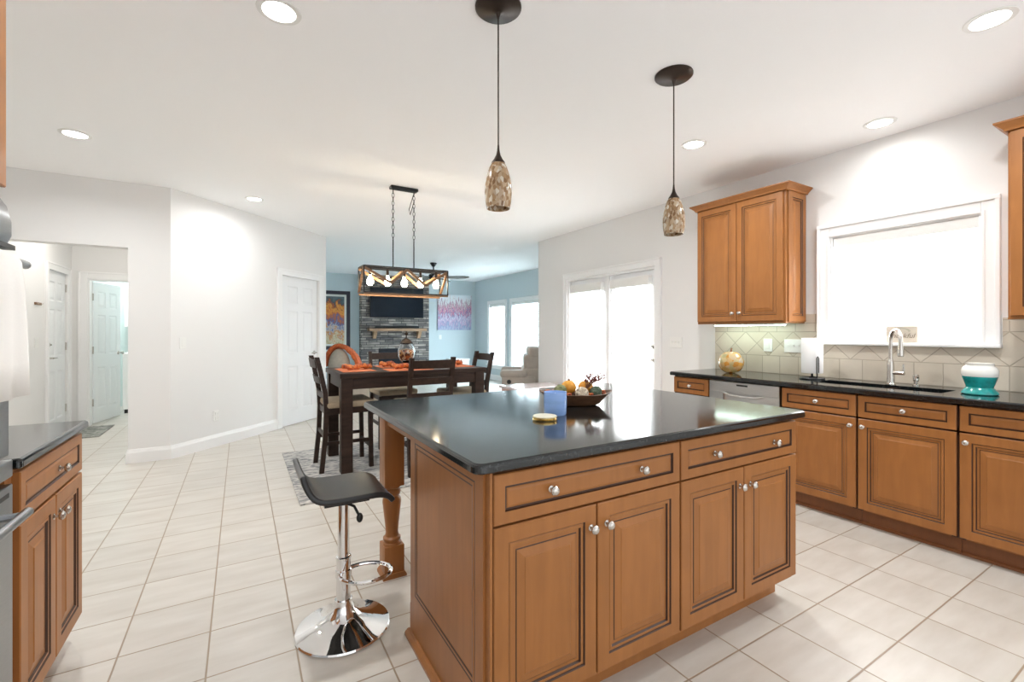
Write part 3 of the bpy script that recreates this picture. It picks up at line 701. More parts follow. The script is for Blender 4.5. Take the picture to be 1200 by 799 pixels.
b = B(); b.box(-1.195, -.60, 1.06, 1.075, .0, 2.46); b.box(-1.195, -.60, 1.862, 1.878, .0, 2.46); b.box(-1.195, -.60, 1.075, 1.862, 1.69, 2.46); b.box(-1.195, -1.15, 1.075, 1.862, 0, 1.69); b.box(-1.15, -.65, 1.075, 1.862, 0, .10)
link('carcass', b, M['wood'], oc)
front('door', oc, (-.600, 1.47, 1.70), (0, 1, 0), (1, 0, 0), .404, .75, 'door', [(.03, .06)])
front('door', oc, (-.600, 1.064, 1.70), (0, 1, 0), (1, 0, 0), .40, .75, 'door', [(.37, .06)])
ov = thing('double_oven', 'stainless double wall oven at the left photo edge with a white towel', 'oven', (-.87, 1.47, .10))
b = B(); b.box(-1.14, -.605, 1.085, 1.855, .11, 1.672); link('housing', b, M['blackplastic'], ov)
b = B(); b.prism([(0, 1.535), (.028, 1.535), (.038, 1.56), (.038, 1.60), (.028, 1.645), (.012, 1.672), (0, 1.672)], (-.605, 1.08, 0), (1, 0, 0), (0, 0, 1), (0, 1, 0), .785); link('control_panel', b, M['oven_steel'], ov, smooth=True)
b = B(); b.box(-.604, -.560, 1.08, 1.868, 1.520, 1.533); link('ledge', b, M['blackplastic'], ov)
b = B(); b.box(-.604, -.572, 1.08, 1.866, .93, 1.515, bev=.004); link('door', b, M['oven_steel'], ov)
b = B(); b.tube([(-.525, 1.12, 1.475), (-.525, 1.82, 1.475)], .012, 10)
for y in (1.16, 1.79): b.tube([(-.572, y, 1.475), (-.525, y, 1.475)], .011, 8)
link('handle', b, M['oven_steel'], ov, smooth=True)
b = B(); b.box(-.604, -.566, 1.08, 1.872, .868, .918, bev=.004); link('trim_panel', b, M['oven_steel'], ov)
b = B(); b.box(-.604, -.566, 1.08, 1.872, .20, .848, bev=.004); d_ = link('door', b, M['oven_steel'], ov)
b = B(); b.box(-.570, -.5655, 1.2, 1.845, .815, .828); link('vent_slot', b, M['blackplastic'], ov)
b = B(); b.tube([(-.522, 1.12, .772), (-.522, 1.825, .772)], .013, 10)
for y in (1.16, 1.79): b.tube([(-.566, y, .772), (-.522, y, .772)], .011, 8)
link('handle', b, M['oven_steel'], ov, smooth=True)
b = B(); b.box(-.604, -.570, 1.08, 1.866, .115, .185, bev=.004); link('warming_drawer', b, M['oven_steel'], ov)
# towel draped over the upper oven handle
b = B(); rows = []; ys = [1.30 + .5*i/24 for i in range(25)]
path = [(-.548, 1.20), (-.548, 1.36), (-.546, 1.45), (-.543, 1.482), (-.530, 1.492), (-.513, 1.488), (-.507, 1.47), (-.505, 1.40), (-.506, 1.30), (-.508, 1.20), (-.509, 1.112)]
for k, (x, z) in enumerate(path):
    f = 0 if k < 6 else (1.492-z)/.38
    row = []
    for i, y in enumerate(ys):
        yy = 1.55 + (y-1.55)*(.68+.28*f if k >= 4 else .68)
        row.append(b.bm.verts.new((x + .006*f*math.sin(i*1.1+k*.2), yy, z)))
    rows.append(row)
for k in range(len(rows)-1):
    for i in range(24): b.face([rows[k][i], rows[k][i+1], rows[k+1][i+1], rows[k+1][i]])
tw = link('hand_towel', b, M['cloth'], smooth=True); tag(tw, 'white cloth towel hanging from the upper oven handle', 'towel')
sm = tw.modifiers.new('thickness', 'SOLIDIFY'); sm.thickness = .005; sm.offset = 0

# ------------------------------------------------------------------ lamps in the ceiling
rec = thing('recessed_light', 'lit recessed ceiling light nearest the top left of the photo', 'lamp', (.15, 2.324, H), 0, 'recessed ceiling lights')
b = B(); b.lathe((0, 0, 0), [(.068, -.001), (.070, -.006), (.092, -.004), (.094, 0), (.068, 0)], 32); link('trim_ring', b, M['white'], rec, world=False, smooth=True)
b = B(); b.lathe((0, 0, 0), [(.067, -.003), (.067, -.0005)], 32); link('lens', b, M['lens'], rec, world=False, smooth=True)
REC_W = 12
area('downlight', (0, 0, -.012), (0, 0, 0), .12, .12, REC_W, (.985, 1, 1), rec, 'DISK', 165)
for x, y, l in ((-1.049, 4.536, 'lit recessed ceiling light above the hall opening wall, at left'), (.128, 5.744, 'lit recessed ceiling light before the angled pantry wall'),
                (3.007, .69, 'lit recessed ceiling light nearest the top right corner of the photo'), (3.834, 1.424, 'lit recessed ceiling light just above the sink window'),
                (3.027, 2.325, 'lit recessed ceiling light right of the far pendant')):
    r_ = dup(rec, (x, y, H), 0, l)
    if x > 3.5 or y > 5:                     # the two dimmer cans close to a wall
        for c_ in r_.children:
            if c_.type == 'LIGHT': c_.data = c_.data.copy(); c_.data.energy = (REC_W*.15 if x > 3.5 else REC_W*.5)
# unseen lamps: hall's behind the wall glow, laundry's added in place of daylight
for nm, x, y, l, pw in (('hall', -1.45, 6.9, 'ceiling lamp in the hall behind the opening header', 5), ('laundry', -1.6, 9.4, 'added unseen lamp standing in for daylight in the laundry room', 18)):
    t = thing('unseen_flush_light', l, 'lamp', (x, y, H))
    b = B(); b.lathe((0, 0, 0), [(.13, 0), (.13, -.02), (.11, -.06), (.05, -.085), (0, -.09)], 24); link('shade', b, M['lens'], t, world=False, smooth=True)
    area(nm+'_glow', (0, 0, -.10), (0, 0, 0), .2, .2, pw, (1, .95, .88) if nm == 'hall' else (.92, .97, 1), t, 'DISK')
# pendants
M['mosaic'] = ramp_noise('amber_mosaic_glass', [(.0, (.24, .13, .06)), (.3, (.46, .29, .15)), (.55, (.62, .48, .32)), (.8, (.40, .25, .13)), (.92, (.78, .70, .56))], 85, (1, 1, .6), .15, voro=True, bump=.3, trans=.25)
pen = thing('pendant_lamp', 'mosaic glass pendant lamp on a dark cord, nearest over the island', 'lamp', (.993, 1.79, H), 0, 'island pendant lamps')
b = B(); b.lathe((0, 0, 0), [(.104, 0), (.104, -.008), (.095, -.016), (.03, -.022), (.012, -.030), (.006, -.05), (0, -.05)], 32); link('canopy', b, M['bronze'], pen, world=False, smooth=True)
b = B(); b.cyl((0, 0, -.655), .0035, .62, 8); link('cord', b, M['bronze'], pen, world=False, smooth=True)
b = B(); b.lathe((0, 0, 0), [(.004, -.62), (.006, -.645), (.010, -.665), (.020, -.685), (.030, -.698), (.031, -.704), (0, -.704)], 20); link('socket_cap', b, M['bronze'], pen, world=False, smooth=True)
b = B(); b.lathe((0, 0, 0), [(.029, -.702), (.040, -.722), (.051, -.755), (.059, -.795), (.0615, -.835), (.058, -.875), (.052, -.906), (.049, -.905), (.055, -.872), (.0585, -.835), (.056, -.795), (.048, -.755), (.037, -.722), (.026, -.702)], 32); link('glass_shade', b, M['mosaic'], pen, world=False, smooth=True)
b = B(); b.sph((0, 0, -.79), .025, 12, 8); link('bulb', b, M['white'], pen, world=False, smooth=True)
dup(pen, (2.113, 1.756, H), 0, 'mosaic glass pendant lamp farther right, beside the wall cabinet')
# linear chandelier above the dining table
ch = thing('chandelier', 'rectangular wood and black metal chandelier with five lit bulbs over the dining table', 'lamp', (1.42, 4.53, H))
b = B(); b.box(1.28, 1.56, 4.49, 4.57, H-.028, H, bev=.006); link('canopy', b, M['black'], ch)
for x in (1.31, 1.525):
    b = B(); z = H-.03; i = 0
    while z > 2.22:
        d = Vector((.011, 0, 0)) if i % 2 else Vector((0, .011, 0))
        b.tube([Vector((x, 4.53, z-.022)) + d*math.cos(a)*1.0 + Vector((0, 0, .024*math.sin(a))) for a in [2*PI*k/10 for k in range(10)]], .0028, 5, closed=True)
        z -= .040; i += 1
    link('chain', b, M['black'], ch)
    b = B(); b.cyl((x, 4.53, 1.905), .006, z+.01-1.905, 8); link('rod', b, M['black'], ch, smooth=True)
b = B(); b.tube([(1.525, 4.53, 2.70), (1.50, 4.53, 2.62), (1.475, 4.53, 2.53), (1.485, 4.53, 2.48), (1.51, 4.53, 2.56), (1.525, 4.53, 2.62)], .004, 6); link('cord', b, M['black'], ch, smooth=True)
X0, X1, Y0, Y1, Z0, Z1 = 1.0, 1.85, 4.42, 4.64, 1.665, 1.915
b = B(); q = .012
for y in (Y0, Y1):
    for z in (Z0, Z1): b.box(X0, X1, y-q/2, y+q/2, z-q/2, z+q/2)
for x in (X0, X1):
    for z in (Z0, Z1): b.box(x-q/2, x+q/2, Y0, Y1, z-q/2, z+q/2)
    for y in (Y0, Y1): b.box(x-q/2, x+q/2, y-q/2, y+q/2, Z0, Z1)
b.box(X0, X1, 4.515, 4.545, Z1-.008, Z1+.008)
link('frame', b, M['black'], ch)
zig = [(0, Z1-.012), (.31, Z0+.10), (.5, Z1-.012), (.72, Z0+.09), (1, Z1-.012)]
for y in (Y0+.012, Y1-.012):
    for (a, za), (c, zc) in zip(zig, zig[1:]):
        b = B(); b.bar((X0+(X1-X0)*a, y, za), (X0+(X1-X0)*c, y, zc), .012, .026); link('beam', b, M['beam'], ch)
for x in (X0, X1):
    b = B(); b.bar((x, Y0+.01, Z1-.01), (x, Y1-.01, Z0+.01), .012, .022, up=(1, 0, 0)); link('beam', b, M['beam'], ch)
for i, y in enumerate((Y0, Y1)):
    b = B(); b.box(X0, X1, y-.009, y+.009, Z0-.020, Z0-.006); link('beam', b, M['beam'], ch)
for k in range(5):
    x = X0+.085+(X1-X0-.17)*k/4
    b = B(); b.cyl((x, 4.53, Z1-.075), .013, .07, 12); sk_ = link('socket', b, M['bronze'], ch, smooth=True)
    b = B(); b.lathe((x, 4.53, Z1-.075), [(.011, 0), (.014, -.018), (.026, -.04), (.032, -.062), (.030, -.082), (.018, -.098), (0, -.102)], 16); link('bulb', b, M['bulb'], ch, smooth=True)

# ------------------------------------------------------------------ dining set
tb = thing('dining_table', 'dark espresso counter-height dining table on the grey rug', 'table', (1.48, 4.66, 0))
TX0, TX1, TY0, TY1 = .758, 2.21, 4.255, 5.07
b = B(); b.box(TX0, TX1, TY0, TY1, .868, .912, bev=.004); link('tabletop', b, M['espresso'], tb)
b = B(); b.box(TX0+.03, TX1-.03, TY0+.025, TY0+.05, .765, .868); b.box(TX0+.03, TX1-.03, TY1-.05, TY1-.025, .765, .868); b.box(TX0+.03, TX0+.055, TY0+.05, TY1-.05, .765, .868); b.box(TX1-.055, TX1-.03, TY0+.05, TY1-.05, .765, .868); link('apron', b, M['espresso'], tb)
for x in (TX0+.012, TX1-.112):
    for y in (TY0+.012, TY1-.112):
        b = B(); b.box(x, x+.10, y, y+.10, .014, .868, bev=.003); link('leg', b, M['espresso'], tb)
# counter chair: local front is +x
chair = thing('dining_chair', 'dark ladder-back counter chair with tan seat at the left table end', 'chair', (.86, 4.60, .012), 0, 'counter chairs around the dining table')
SH = .60
for s in (-1, 1):
    y = s*.195
    b = B()
    pts = [(-.235, 0), (-.205, .30), (-.195, .55), (-.205, .72), (-.245, .92), (-.275, 1.045)]
    poly = [(x-.020, z) for x, z in pts] + [(x+.020, z) for x, z in pts[::-1]]
    b.prism(poly, (0, y-.018, 0), (1, 0, 0), (0, 0, 1), (0, 1, 0), .036); link('leg', b, M['espresso'], chair, world=False)
    b = B(); b.bar((.205, y, 0), (.195, y, SH-.03), .038, .038, up=(0, 1, 0)); link('leg', b, M['espresso'], chair, world=False)
    b = B(); b.bar((-.205, y, .26), (.195, y, .26), .02, .03); link('stretcher', b, M['espresso'], chair, world=False)
for x, z in ((.198, .20), (-.205, .33)):
    b = B(); b.bar((x, -.195, z), (x, .195, z), .02, .032); link('stretcher', b, M['espresso'], chair, world=False)
b = B(); b.box(-.20, .215, -.185, .185, SH-.085, SH-.025, bev=.003); link('seat_frame', b, M['espresso'], chair, world=False)
b = B(); b.box(-.195, .235, -.22, .22, SH-.025, SH+.035, bev=.022); link('seat', b, M['seatfab'], chair, world=False, smooth=True)
for z, hgt in ((.70, .055), (.835, .06), (.985, .075)):
    xx = -.205 - max(0, z-.70)*.24
    b = B(); n = 9; rows = []
    for k in range(n):
        y = -.195+.39*k/(n-1); bow = -.018*(1-((k-(n-1)/2)/((n-1)/2))**2)
        rows.append([b.bm.verts.new((xx+bow+dx, y, z+dz)) for dx, dz in ((-.009, -hgt/2), (.009, -hgt/2), (-.003, hgt/2), (-.021, hgt/2))])
    for k in range(n-1):
        for j in range(4): b.face([rows[k][j], rows[k][(j+1) % 4], rows[k+1][(j+1) % 4], rows[k+1][j]])
    b.face(rows[0][::-1]); b.face(rows[-1]); link('back_slat', b, M['espresso'], chair, world=False, smooth=True)
dup(chair, (1.475, 4.13, .012), PI/2, 'dark counter chair on the near long side of the table, its back to the island')
dup(chair, (1.50, 5.19, .012), -PI/2, 'dark counter chair on the far long side of the table, before the fireplace')
dup(chair, (2.15, 4.70, .012), PI, 'dark counter chair at the right table end, before the living room windows')
M['rugm'] = ramp_noise('distressed_grey_rug', [(.30, (.12, .125, .135)), (.44, (.27, .27, .27)), (.54, (.55, .53, .50)), (.72, (.66, .63, .58))], 9, (1.2, 5, 1), .95, detail=9, dist=1.2)
b = B(); b.box(.375, 2.75, 3.69, 5.36, .0, .011, bev=.003); tag(link('area_rug', b, M['rugm']), 'distressed grey rug under the dining table and chairs', 'rug')
# place settings
def placemat(label, cx, cy, wx, wy):
    b = B(); b.box(cx-wx/2, cx+wx/2, cy-wy/2, cy+wy/2, .912, .916, bev=.001); return tag(link('placemat', b, M['salmon']), label, 'placemat', 'orange placemats on the dining table')
placemat('orange placemat at the left end of the dining table', .96, 4.62, .30, .44)
placemat('orange placemat in front of the near chair back', 1.43, 4.43, .44, .29)
placemat('orange placemat at the right end of the dining table', 2.02, 4.66, .30, .44)
placemat('orange placemat on the far side by the pumpkin jar', 1.47, 4.90, .44, .28)
def napkin(label, cx, cy, l, rz, z=.916):
    b = B()
    for s in range(2):
        pts = [(cx + math.cos(rz)*(t-.5)*l - math.sin(rz)*.02*math.sin(t*7+s*2), cy + math.sin(rz)*(t-.5)*l + math.cos(rz)*.02*math.sin(t*7+s*2), z+.026+.010*math.sin(t*11+s*2)) for t in [i/14 for i in range(15)]]
        b.tube(pts, .023, 8, taper=[.55+.45*abs(math.sin(i*1.15+s)) for i in range(15)])
    lo = min(v.co.z for v in b.bm.verts); bmesh.ops.translate(b.bm, verts=b.bm.verts[:], vec=(0, 0, z-lo))
    return tag(link('cloth_napkin', b, M['rust'], smooth=True), label, 'napkin', 'rolled autumn napkins on the placemats')
napkin('rolled autumn-patterned napkin on the left-end placemat', .98, 4.60, .30, .25)
napkin('rolled autumn-patterned napkin on the near placemat', 1.38, 4.47, .20, -.1)
napkin('rolled autumn-patterned napkin on the right-end placemat', 2.02, 4.66, .26, .3)
napkin('rolled autumn-patterned napkin on the far placemat left of the jar', 1.34, 4.84, .16, .2)
# pumpkin glass jar centrepiece
M['jarglass'] = mat('clear_jar_glass', (.95, .97, .97), .02, trans=1, spec=.5)
M['candy'] = ramp_noise('orange_brown_filling', [(.25, (.10, .02, .005)), (.45, (.50, .13, .02)), (.62, (.65, .33, .10)), (.8, (.70, .55, .38))], 45, voro=True)
jr = thing('pumpkin_jar', 'footed glass jar with dark lid and autumn filling on the dining table', 'jar', (1.50, 4.70, .912))
b = B(); b.lathe((0, 0, 0), [(.062, 0), (.062, .008), (.03, .02), (.024, .035), (.045, .05), (.03, .052), (0, .05)], 24); link('foot', b, M['bronze'], jr, world=False, smooth=True)
b = B(); b.lathe((0, 0, .05), [(.03, 0), (.065, .025), (.085, .07), (.090, .11), (.084, .15), (.066, .185), (.058, .20), (.055, .20), (.063, .184), (.081, .15), (.087, .11), (.082, .07), (.062, .028), (0, .006)], 28); link('glass_body', b, M['jarglass'], jr, world=False, smooth=True)
b = B(); b.lathe((0, 0, .058), [(0, 0), (.055, .024), (.074, .06), (.078, .09), (.075, .125), (0, .14)], 24); link('filling', b, M['candy'], jr, world=False, smooth=True)
b = B(); b.lathe((0, 0, .25), [(.066, 0), (.070, .006), (.060, .018), (.050, .035), (.026, .052), (.008, .06), (.006, .085), (.018, .097), (.020, .108), (.008, .118), (.003, .13), (0, .13)], 24); link('lid', b, M['bronze'], jr, world=False, smooth=True)
# ------------------------------------------------------------------ bar stool
st = thing('bar_stool', 'black saddle-seat bar stool on a round chrome base beside the island', 'stool', (.385, 2.085, 0))
b = B(); b.lathe((0, 0, 0), [(.192, 0), (.196, .004), (.192, .010), (.165, .018), (.12, .032), (.075, .052), (.048, .078), (.038, .105), (.036, .125), (0, .125)], 48); link('base', b, M['chrome'], st, world=False, smooth=True)
b = B(); b.cyl((0, 0, .12), .030, .18, 24); b.lathe((0, 0, .30), [(.032, 0), (.032, .008), (.026, .012)], 24); b.cyl((0, 0, .30), .0245, .27, 24); link('column', b, M['chrome'], st, world=False, smooth=True)
b = B(); b.box(-.09, .09, -.09, .09, .562, .572); b.cyl((0, 0, .54), .034, .024, 20); link('seat_plate', b, M['black'], st, world=False)
b = B(); b.tube([(.0, -.02, .548), (.035, -.05, .535), (.05, -.075, .50)], .006, 8); b.sph((.052, -.078, .492), .014, 10, 8, 1, .7, 1.5); link('lever', b, M['blackplastic'], st, world=False, smooth=True)
pts = []
for k in range(28):
    a = 2*PI*k/28; pts.append((.094+.106*math.cos(a), -.030+.085*math.sin(a), .238))
rot = Matrix.Rotation(-.25, 4, 'Z')
b = B(); b.tube([rot @ Vector(p) for p in pts], .0085, 8, closed=True); b.lathe((0, 0, .222), [(.034, 0), (.034, .03), (.030, .034)], 20); link('footrest', b, M['chrome'], st, world=False, smooth=True)
prof = [(-.190, .128), (-.182, .094), (-.168, .058), (-.148, .026), (-.118, .008), (-.08, .002), (-.02, 0), (.05, .001), (.10, .002), (.132, -.004), (.152, -.016), (.165, -.034)]
b = B(); top = []; n = 13
for i, (x, z) in enumerate(prof):
    row = []
    for k in range(n):
        v = -1+2*k/(n-1); hw = .172*(1-.10*max(0, -(x+.12)/.07) - .04*max(0, (x-.10)/.065))
        row.append(b.bm.verts.new((x, v*hw, .593+z+.006*(1-v*v)*-1)))
    top.append(row)
for i in range(len(prof)-1):
    for k in range(n-1): b.face([top[i][k], top[i+1][k], top[i+1][k+1], top[i][k+1]])
se = link('seat', b, M['leather'], st, world=False, smooth=True)
md = se.modifiers.new('thick', 'SOLIDIFY'); md.thickness = .024; md.offset = -1
md = se.modifiers.new('round', 'BEVEL'); md.width = .008; md.segments = 3; md.limit_method = 'ANGLE'; md.angle_limit = math.radians(50)
md = se.modifiers.new('sub', 'SUBSURF'); md.levels = 1; md.render_levels = 1

# ------------------------------------------------------------------ things on the island
RB = math.radians(-30.8); BC = Vector((1.475, 1.845, .912))
M['bowlwood'] = mat('dark_dough_bowl_wood', (.115, .055, .026), .5, var=.35, scale=7, stretch=(1, 5, 5))
b = B(); seg = 36; rws = []
for a, h_, sc in ((.0, .0, 1), (.095, .0, 1), (.115, .006, 1), (.160, .045, 1), (.178, .058, 1), (.172, .060, 1), (.150, .046, 1), (.105, .014, 1), (.0, .012, 1)):
    row = []
    for k in range(seg if a else 1):
        t = 2*PI*k/seg; cx_ = abs(math.cos(t))**.9*math.copysign(1, math.cos(t)); lift = .016*abs(math.cos(t))**4*(h_/.06)
        row.append(b.bm.verts.new((a*cx_*1.06, a*.56*math.sin(t), h_+lift)))
    rws.append(row)
for A, D in zip(rws, rws[1:]):
    for k in range(seg):
        k2 = (k+1) % seg
        if len(A) == 1: b.face([A[0], D[k], D[k2]])
        elif len(D) == 1: b.face([A[k], A[k2], D[0]])
        else: b.face([A[k], A[k2], D[k2], D[k]])
b.bm.transform(Matrix.Translation(BC) @ Matrix.Rotation(RB, 4, 'Z'))
tag(link('dough_bowl', b, M['bowlwood'], smooth=True), 'long carved wooden bowl of autumn ornaments on the island', 'bowl')
def inb(u, v, z): return BC + Vector((math.cos(RB)*u - math.sin(RB)*v, math.sin(RB)*u + math.cos(RB)*v, z))
M['moss'] = ramp_noise('moss_green', [(.3, (.07, .10, .03)), (.7, (.28, .30, .14))], 60, bump=1)
M['darkmoss'] = ramp_noise('dark_moss_green', [(.3, (.03, .06, .035)), (.7, (.12, .17, .11))], 60, bump=1)
M['gourd'] = ramp_noise('orange_gourd', [(.3, (.60, .22, .02)), (.7, (.80, .42, .06))], 30)
M['rattan'] = ramp_noise('pale_rattan', [(.35, (.55, .45, .33)), (.65, (.80, .72, .58))], 50)
M['berry'] = mat('dark_red_berry', (.16, .03, .025), .4)
M['twig'] = mat('brown_twig', (.20, .09, .04), .8)
nb = lambda t, p: 1+.03*math.sin(9*t)*math.sin(11*p)
b = B(); b.sph(inb(-.075, .012, .068), .034, 20, 14, bump=nb); tag(link('moss_ball', b, M['moss'], smooth=True), 'pale green moss ball at the left in the wooden bowl', 'ornament', 'ornaments in the wooden bowl')
b = B(); b.sph(inb(.108, .004, .062), .033, 20, 14, bump=nb); tag(link('moss_ball', b, M['darkmoss'], smooth=True), 'dark green moss ball at the right in the wooden bowl', 'ornament', 'ornaments in the wooden bowl')
gp = thing('mini_pumpkin', 'small bright orange pumpkin in the middle of the wooden bowl', 'pumpkin', inb(-.028, .048, .048))
b = B(); b.sph((0, 0, .036), .038, 32, 12, 1, 1, .92, bump=lambda t, p: 1+.05*abs(math.sin(4*p))*math.sin(t)); link('body', b, M['gourd'], gp, world=False, smooth=True)
b = B(); b.tube([(0, 0, .066), (.002, 0, .072), (.004, .001, .076)], .006, 8); link('stem', b, M['twig'], gp, world=False, smooth=True)
gp2 = dup(gp, inb(.062, .058, .046), 1, 'small orange pumpkin behind the dark green ball in the bowl')
b = B(); c0 = inb(.03, -.028, .062); b.sph(c0, .027, 12, 8)
for k in range(16):
    ax = Vector((random.uniform(-1, 1), random.uniform(-1, 1), random.uniform(-1, 1))).normalized(); a = ax.orthogonal().normalized(); c = ax.cross(a)
    b.tube([c0 + (a*math.cos(t) + c*math.sin(t))*.031 for t in [2*PI*i/20 for i in range(20)]], .0032, 5, closed=True)
tag(link('rattan_ball', b, M['rattan'], smooth=True), 'cream woven rattan ball at the front of the wooden bowl', 'ornament', 'ornaments in the wooden bowl')
for i, (u, v, z) in enumerate(((-.125, -.005, .05), (-.105, .025, .055), (-.035, -.025, .045), (.075, -.028, .045), (.14, .0, .058), (-.14, .005, .058))):
    b = B(); c0 = inb(u, v, z)
    for k in range(7):
        for j in range(3):
            a = k*2*PI/7+j*.4; rr = .016-.004*j
            b.sph(c0 + Vector((rr*math.cos(a), rr*math.sin(a), -.008+.011*j)), .007, 6, 4, 1, 1, .6)
    b.sph(c0, .014, 8, 6, 1, 1, 1.3)
    tag(link('pine_cone', b, M['rust'], smooth=True), ('rust pine cone second from the left end of the bowl', 'rust pine cone behind the left green ball in the bowl', 'rust pine cone left of the rattan ball in the bowl', 'rust pine cone right of the rattan ball in the bowl', 'rust pine cone at the right tip of the bowl', 'rust pine cone at the left tip of the bowl')[i], 'ornament', 'pine cones in the wooden bowl')
sp = thing('berry_sprig', 'dried berry sprig rising from the right half of the wooden bowl', 'dried flowers', inb(.055, .008, .075))
b = B(); bb = B()
for k in range(16):
    u = -.01+.0062*k; e = Vector((.86*u+.02, -.50*u+.016*math.sin(k*2.1), .045+.045*random.random()))
    b.tube([(0, 0, 0), e*.5+Vector((0, 0, .012)), e], .0013, 5)
    for j in range(7):
        q = e*(.5+.075*j)+Vector((random.uniform(-.008, .008), random.uniform(-.008, .008), .012*(1-j/7)+random.uniform(-.004, .006))); bb.sph(q, .0042, 6, 4)
link('stems', b, M['twig'], sp, world=False); link('berries', bb, M['berry'], sp, world=False, smooth=True)
M['blueglass'] = mat('frosted_blue_glass', (.26, .43, .80), .25, var=.12, scale=4, stretch=(1, 1, 6), coat=.3)
M['wax'] = mat('pale_candle_wax', (.62, .74, .88), .5)
cd = thing('candle_jar', 'blue frosted glass candle standing before the wooden bowl', 'candle', (1.224, 1.675, .912))
b = B(); b.lathe((0, 0, 0), [(0, 0), (.047, 0), (.0505, .006), (.0515, .05), (.0515, .102), (.048, .102), (.048, .085), (0, .085)], 32); link('jar', b, M['blueglass'], cd, world=False, smooth=True)
b = B(); b.lathe((0, 0, .084), [(.047, 0), (.047, .004), (0, .004)], 28); b.cyl((0, 0, .088), .0015, .010, 6); link('wax', b, M['wax'], cd, world=False)
M['gold'] = mat('polished_gold', (.75, .58, .25), .18, 1)
M['cream'] = mat('cream_lid_top', (.72, .69, .55), .5)
ld = thing('metal_lid', 'round gold and cream candle lid lying left of the blue candle', 'lid', (1.115, 1.600, .912))
b = B(); b.lathe((0, 0, 0), [(.052, 0), (.053, .003), (.049, .006), (.053, .009), (.053, .013), (.051, .014), (0, .014)], 32); link('rim', b, M['gold'], ld, world=False, smooth=True)
b = B(); b.lathe((0, 0, .014), [(.051, 0), (.050, .003), (0, .004)], 32); link('top_disc', b, M['cream'], ld, world=False, smooth=True)

# ------------------------------------------------------------------ things on the sink counter
M['crackle'] = ramp_noise('amber_crackle_glass', [(.1, (.70, .32, .06)), (.35, (.74, .58, .30)), (.55, (.50, .48, .25)), (.75, (.80, .42, .09)), (.95, (.66, .58, .42))], 30, rough=.1, voro=True, bump=.3, trans=.35)
pk = thing('glass_pumpkin', 'amber crackled glass pumpkin on the counter under the wall cabinet', 'pumpkin', (3.83, 2.545, .912))
b = B(); b.sph((0, 0, .100), .108, 40, 18, .96, .96, .94, bump=lambda t, p: 1+.045*abs(math.sin(5*p))*math.sin(t)-.10*math.exp(-((PI-t)/.25)**2)-.04*math.exp(-(t/.3)**2)); 
lo = min(v.co.z for v in b.bm.verts); bmesh.ops.translate(b.bm, verts=b.bm.verts[:], vec=(0, 0, -lo)); link('body', b, M['crackle'], pk, world=False, smooth=True)
b = B(); b.tube([(0, 0, .180), (.002, 0, .20), (.008, .003, .215), (.018, .005, .222)], .010, 8, taper=[1.2, .9, .8, .7]); link('stem', b, M['twig'], pk, world=False, smooth=True)
pt = thing('paper_towel_holder', 'black paper towel stand with a white roll beside the sink', 'paper towel', (3.90, 1.895, .912))
b = B(); b.lathe((0, 0, 0), [(.085, 0), (.088, .006), (.082, .014), (.02, .018), (.008, .022), (.007, .06), (0, .06)], 32); link('base', b, M['black'], pt, world=False, smooth=True)
b = B(); b.lathe((0, 0, .048), [(.072, 0), (.074, .003), (.074, .272), (.072, .275), (.020, .275), (.020, .27), (.02, 0)], 36); link('paper_roll', b, M['paper'], pt, world=False, smooth=True)
b = B(); q0 = Vector((-.055, -.062, 0)); b.tube([q0+Vector((0, 0, .012)), q0+Vector((0, 0, .17)), q0+Vector((-.004, -.008, .18)), q0+Vector((-.008, -.016, .17)), q0+Vector((-.008, -.016, .055))], .0038, 8); link('tension_arm', b, M['black'], pt, world=False, smooth=True)
fc = thing('faucet', 'brushed nickel gooseneck faucet with side lever behind the sink', 'faucet', (3.955, 1.405, .912))
b = B(); b.lathe((0, 0, 0), [(.030, 0), (.030, .006), (.024, .012), (.022, .03), (.021, .13), (.019, .155), (.014, .175), (.013, .18), (0, .18)], 24); link('body', b, M['nickel'], fc, world=False, smooth=True)
dv = Vector((-.74, -.67, 0)); arc = [Vector((0, 0, .17)), Vector((0, 0, .25)), Vector((0, 0, .31))]
for k in range(1, 11):
    a = PI*k/10; arc.append(Vector((0, 0, .315)) + dv*(.068*(1-math.cos(a))) + Vector((0, 0, .070*math.sin(a))))
arc.append(arc[-1]+Vector((0, 0, -.015)))
b = B(); b.tube(arc, .0115, 12); link('spout', b, M['nickel'], fc, world=False, smooth=True)
b = B(); e = arc[-1]; b.lathe((e.x, e.y, e.z-.095), [(.014, 0), (.0185, .004), (.0175, .05), (.0135, .075), (.0125, .097)], 18); link('spray_head', b, M['nickel'], fc, world=False, smooth=True)
b = B(); b.tube([(0, 0, .085), (-.01, -.05, .085), (-.014, -.082, .086)], .012, 10); b.tube([(-.014, -.078, .080), (-.014, -.079, .15)], .006, 8); link('lever', b, M['nickel'], fc, world=False, smooth=True)
sd = thing('soap_dispenser', 'small nickel soap dispenser right of the faucet', 'soap dispenser', (4.02, 1.285, .912))
b = B(); b.lathe((0, 0, 0), [(.020, 0), (.020, .006), (.011, .012), (.011, .03), (.017, .036), (.018, .070), (.014, .078), (0, .079)], 18); link('pump', b, M['nickel'], sd, world=False, smooth=True)
b = B(); b.tube([(0, 0, .064), (-.03, -.015, .068), (-.058, -.028, .060)], .006, 8); link('nozzle', b, M['nickel'], sd, world=False, smooth=True)
M['teal'] = mat('teal_glass', (.01, .27, .26), .08, var=.35, scale=26, bump=.25, bscale=24, coat=.5)
M['frost'] = mat('milky_white_glass', (.80, .80, .76), .12, coat=.4)
tj = thing('teal_jar', 'teal and clear glass candle jar right of the sink', 'jar', (3.80, .915, .912))
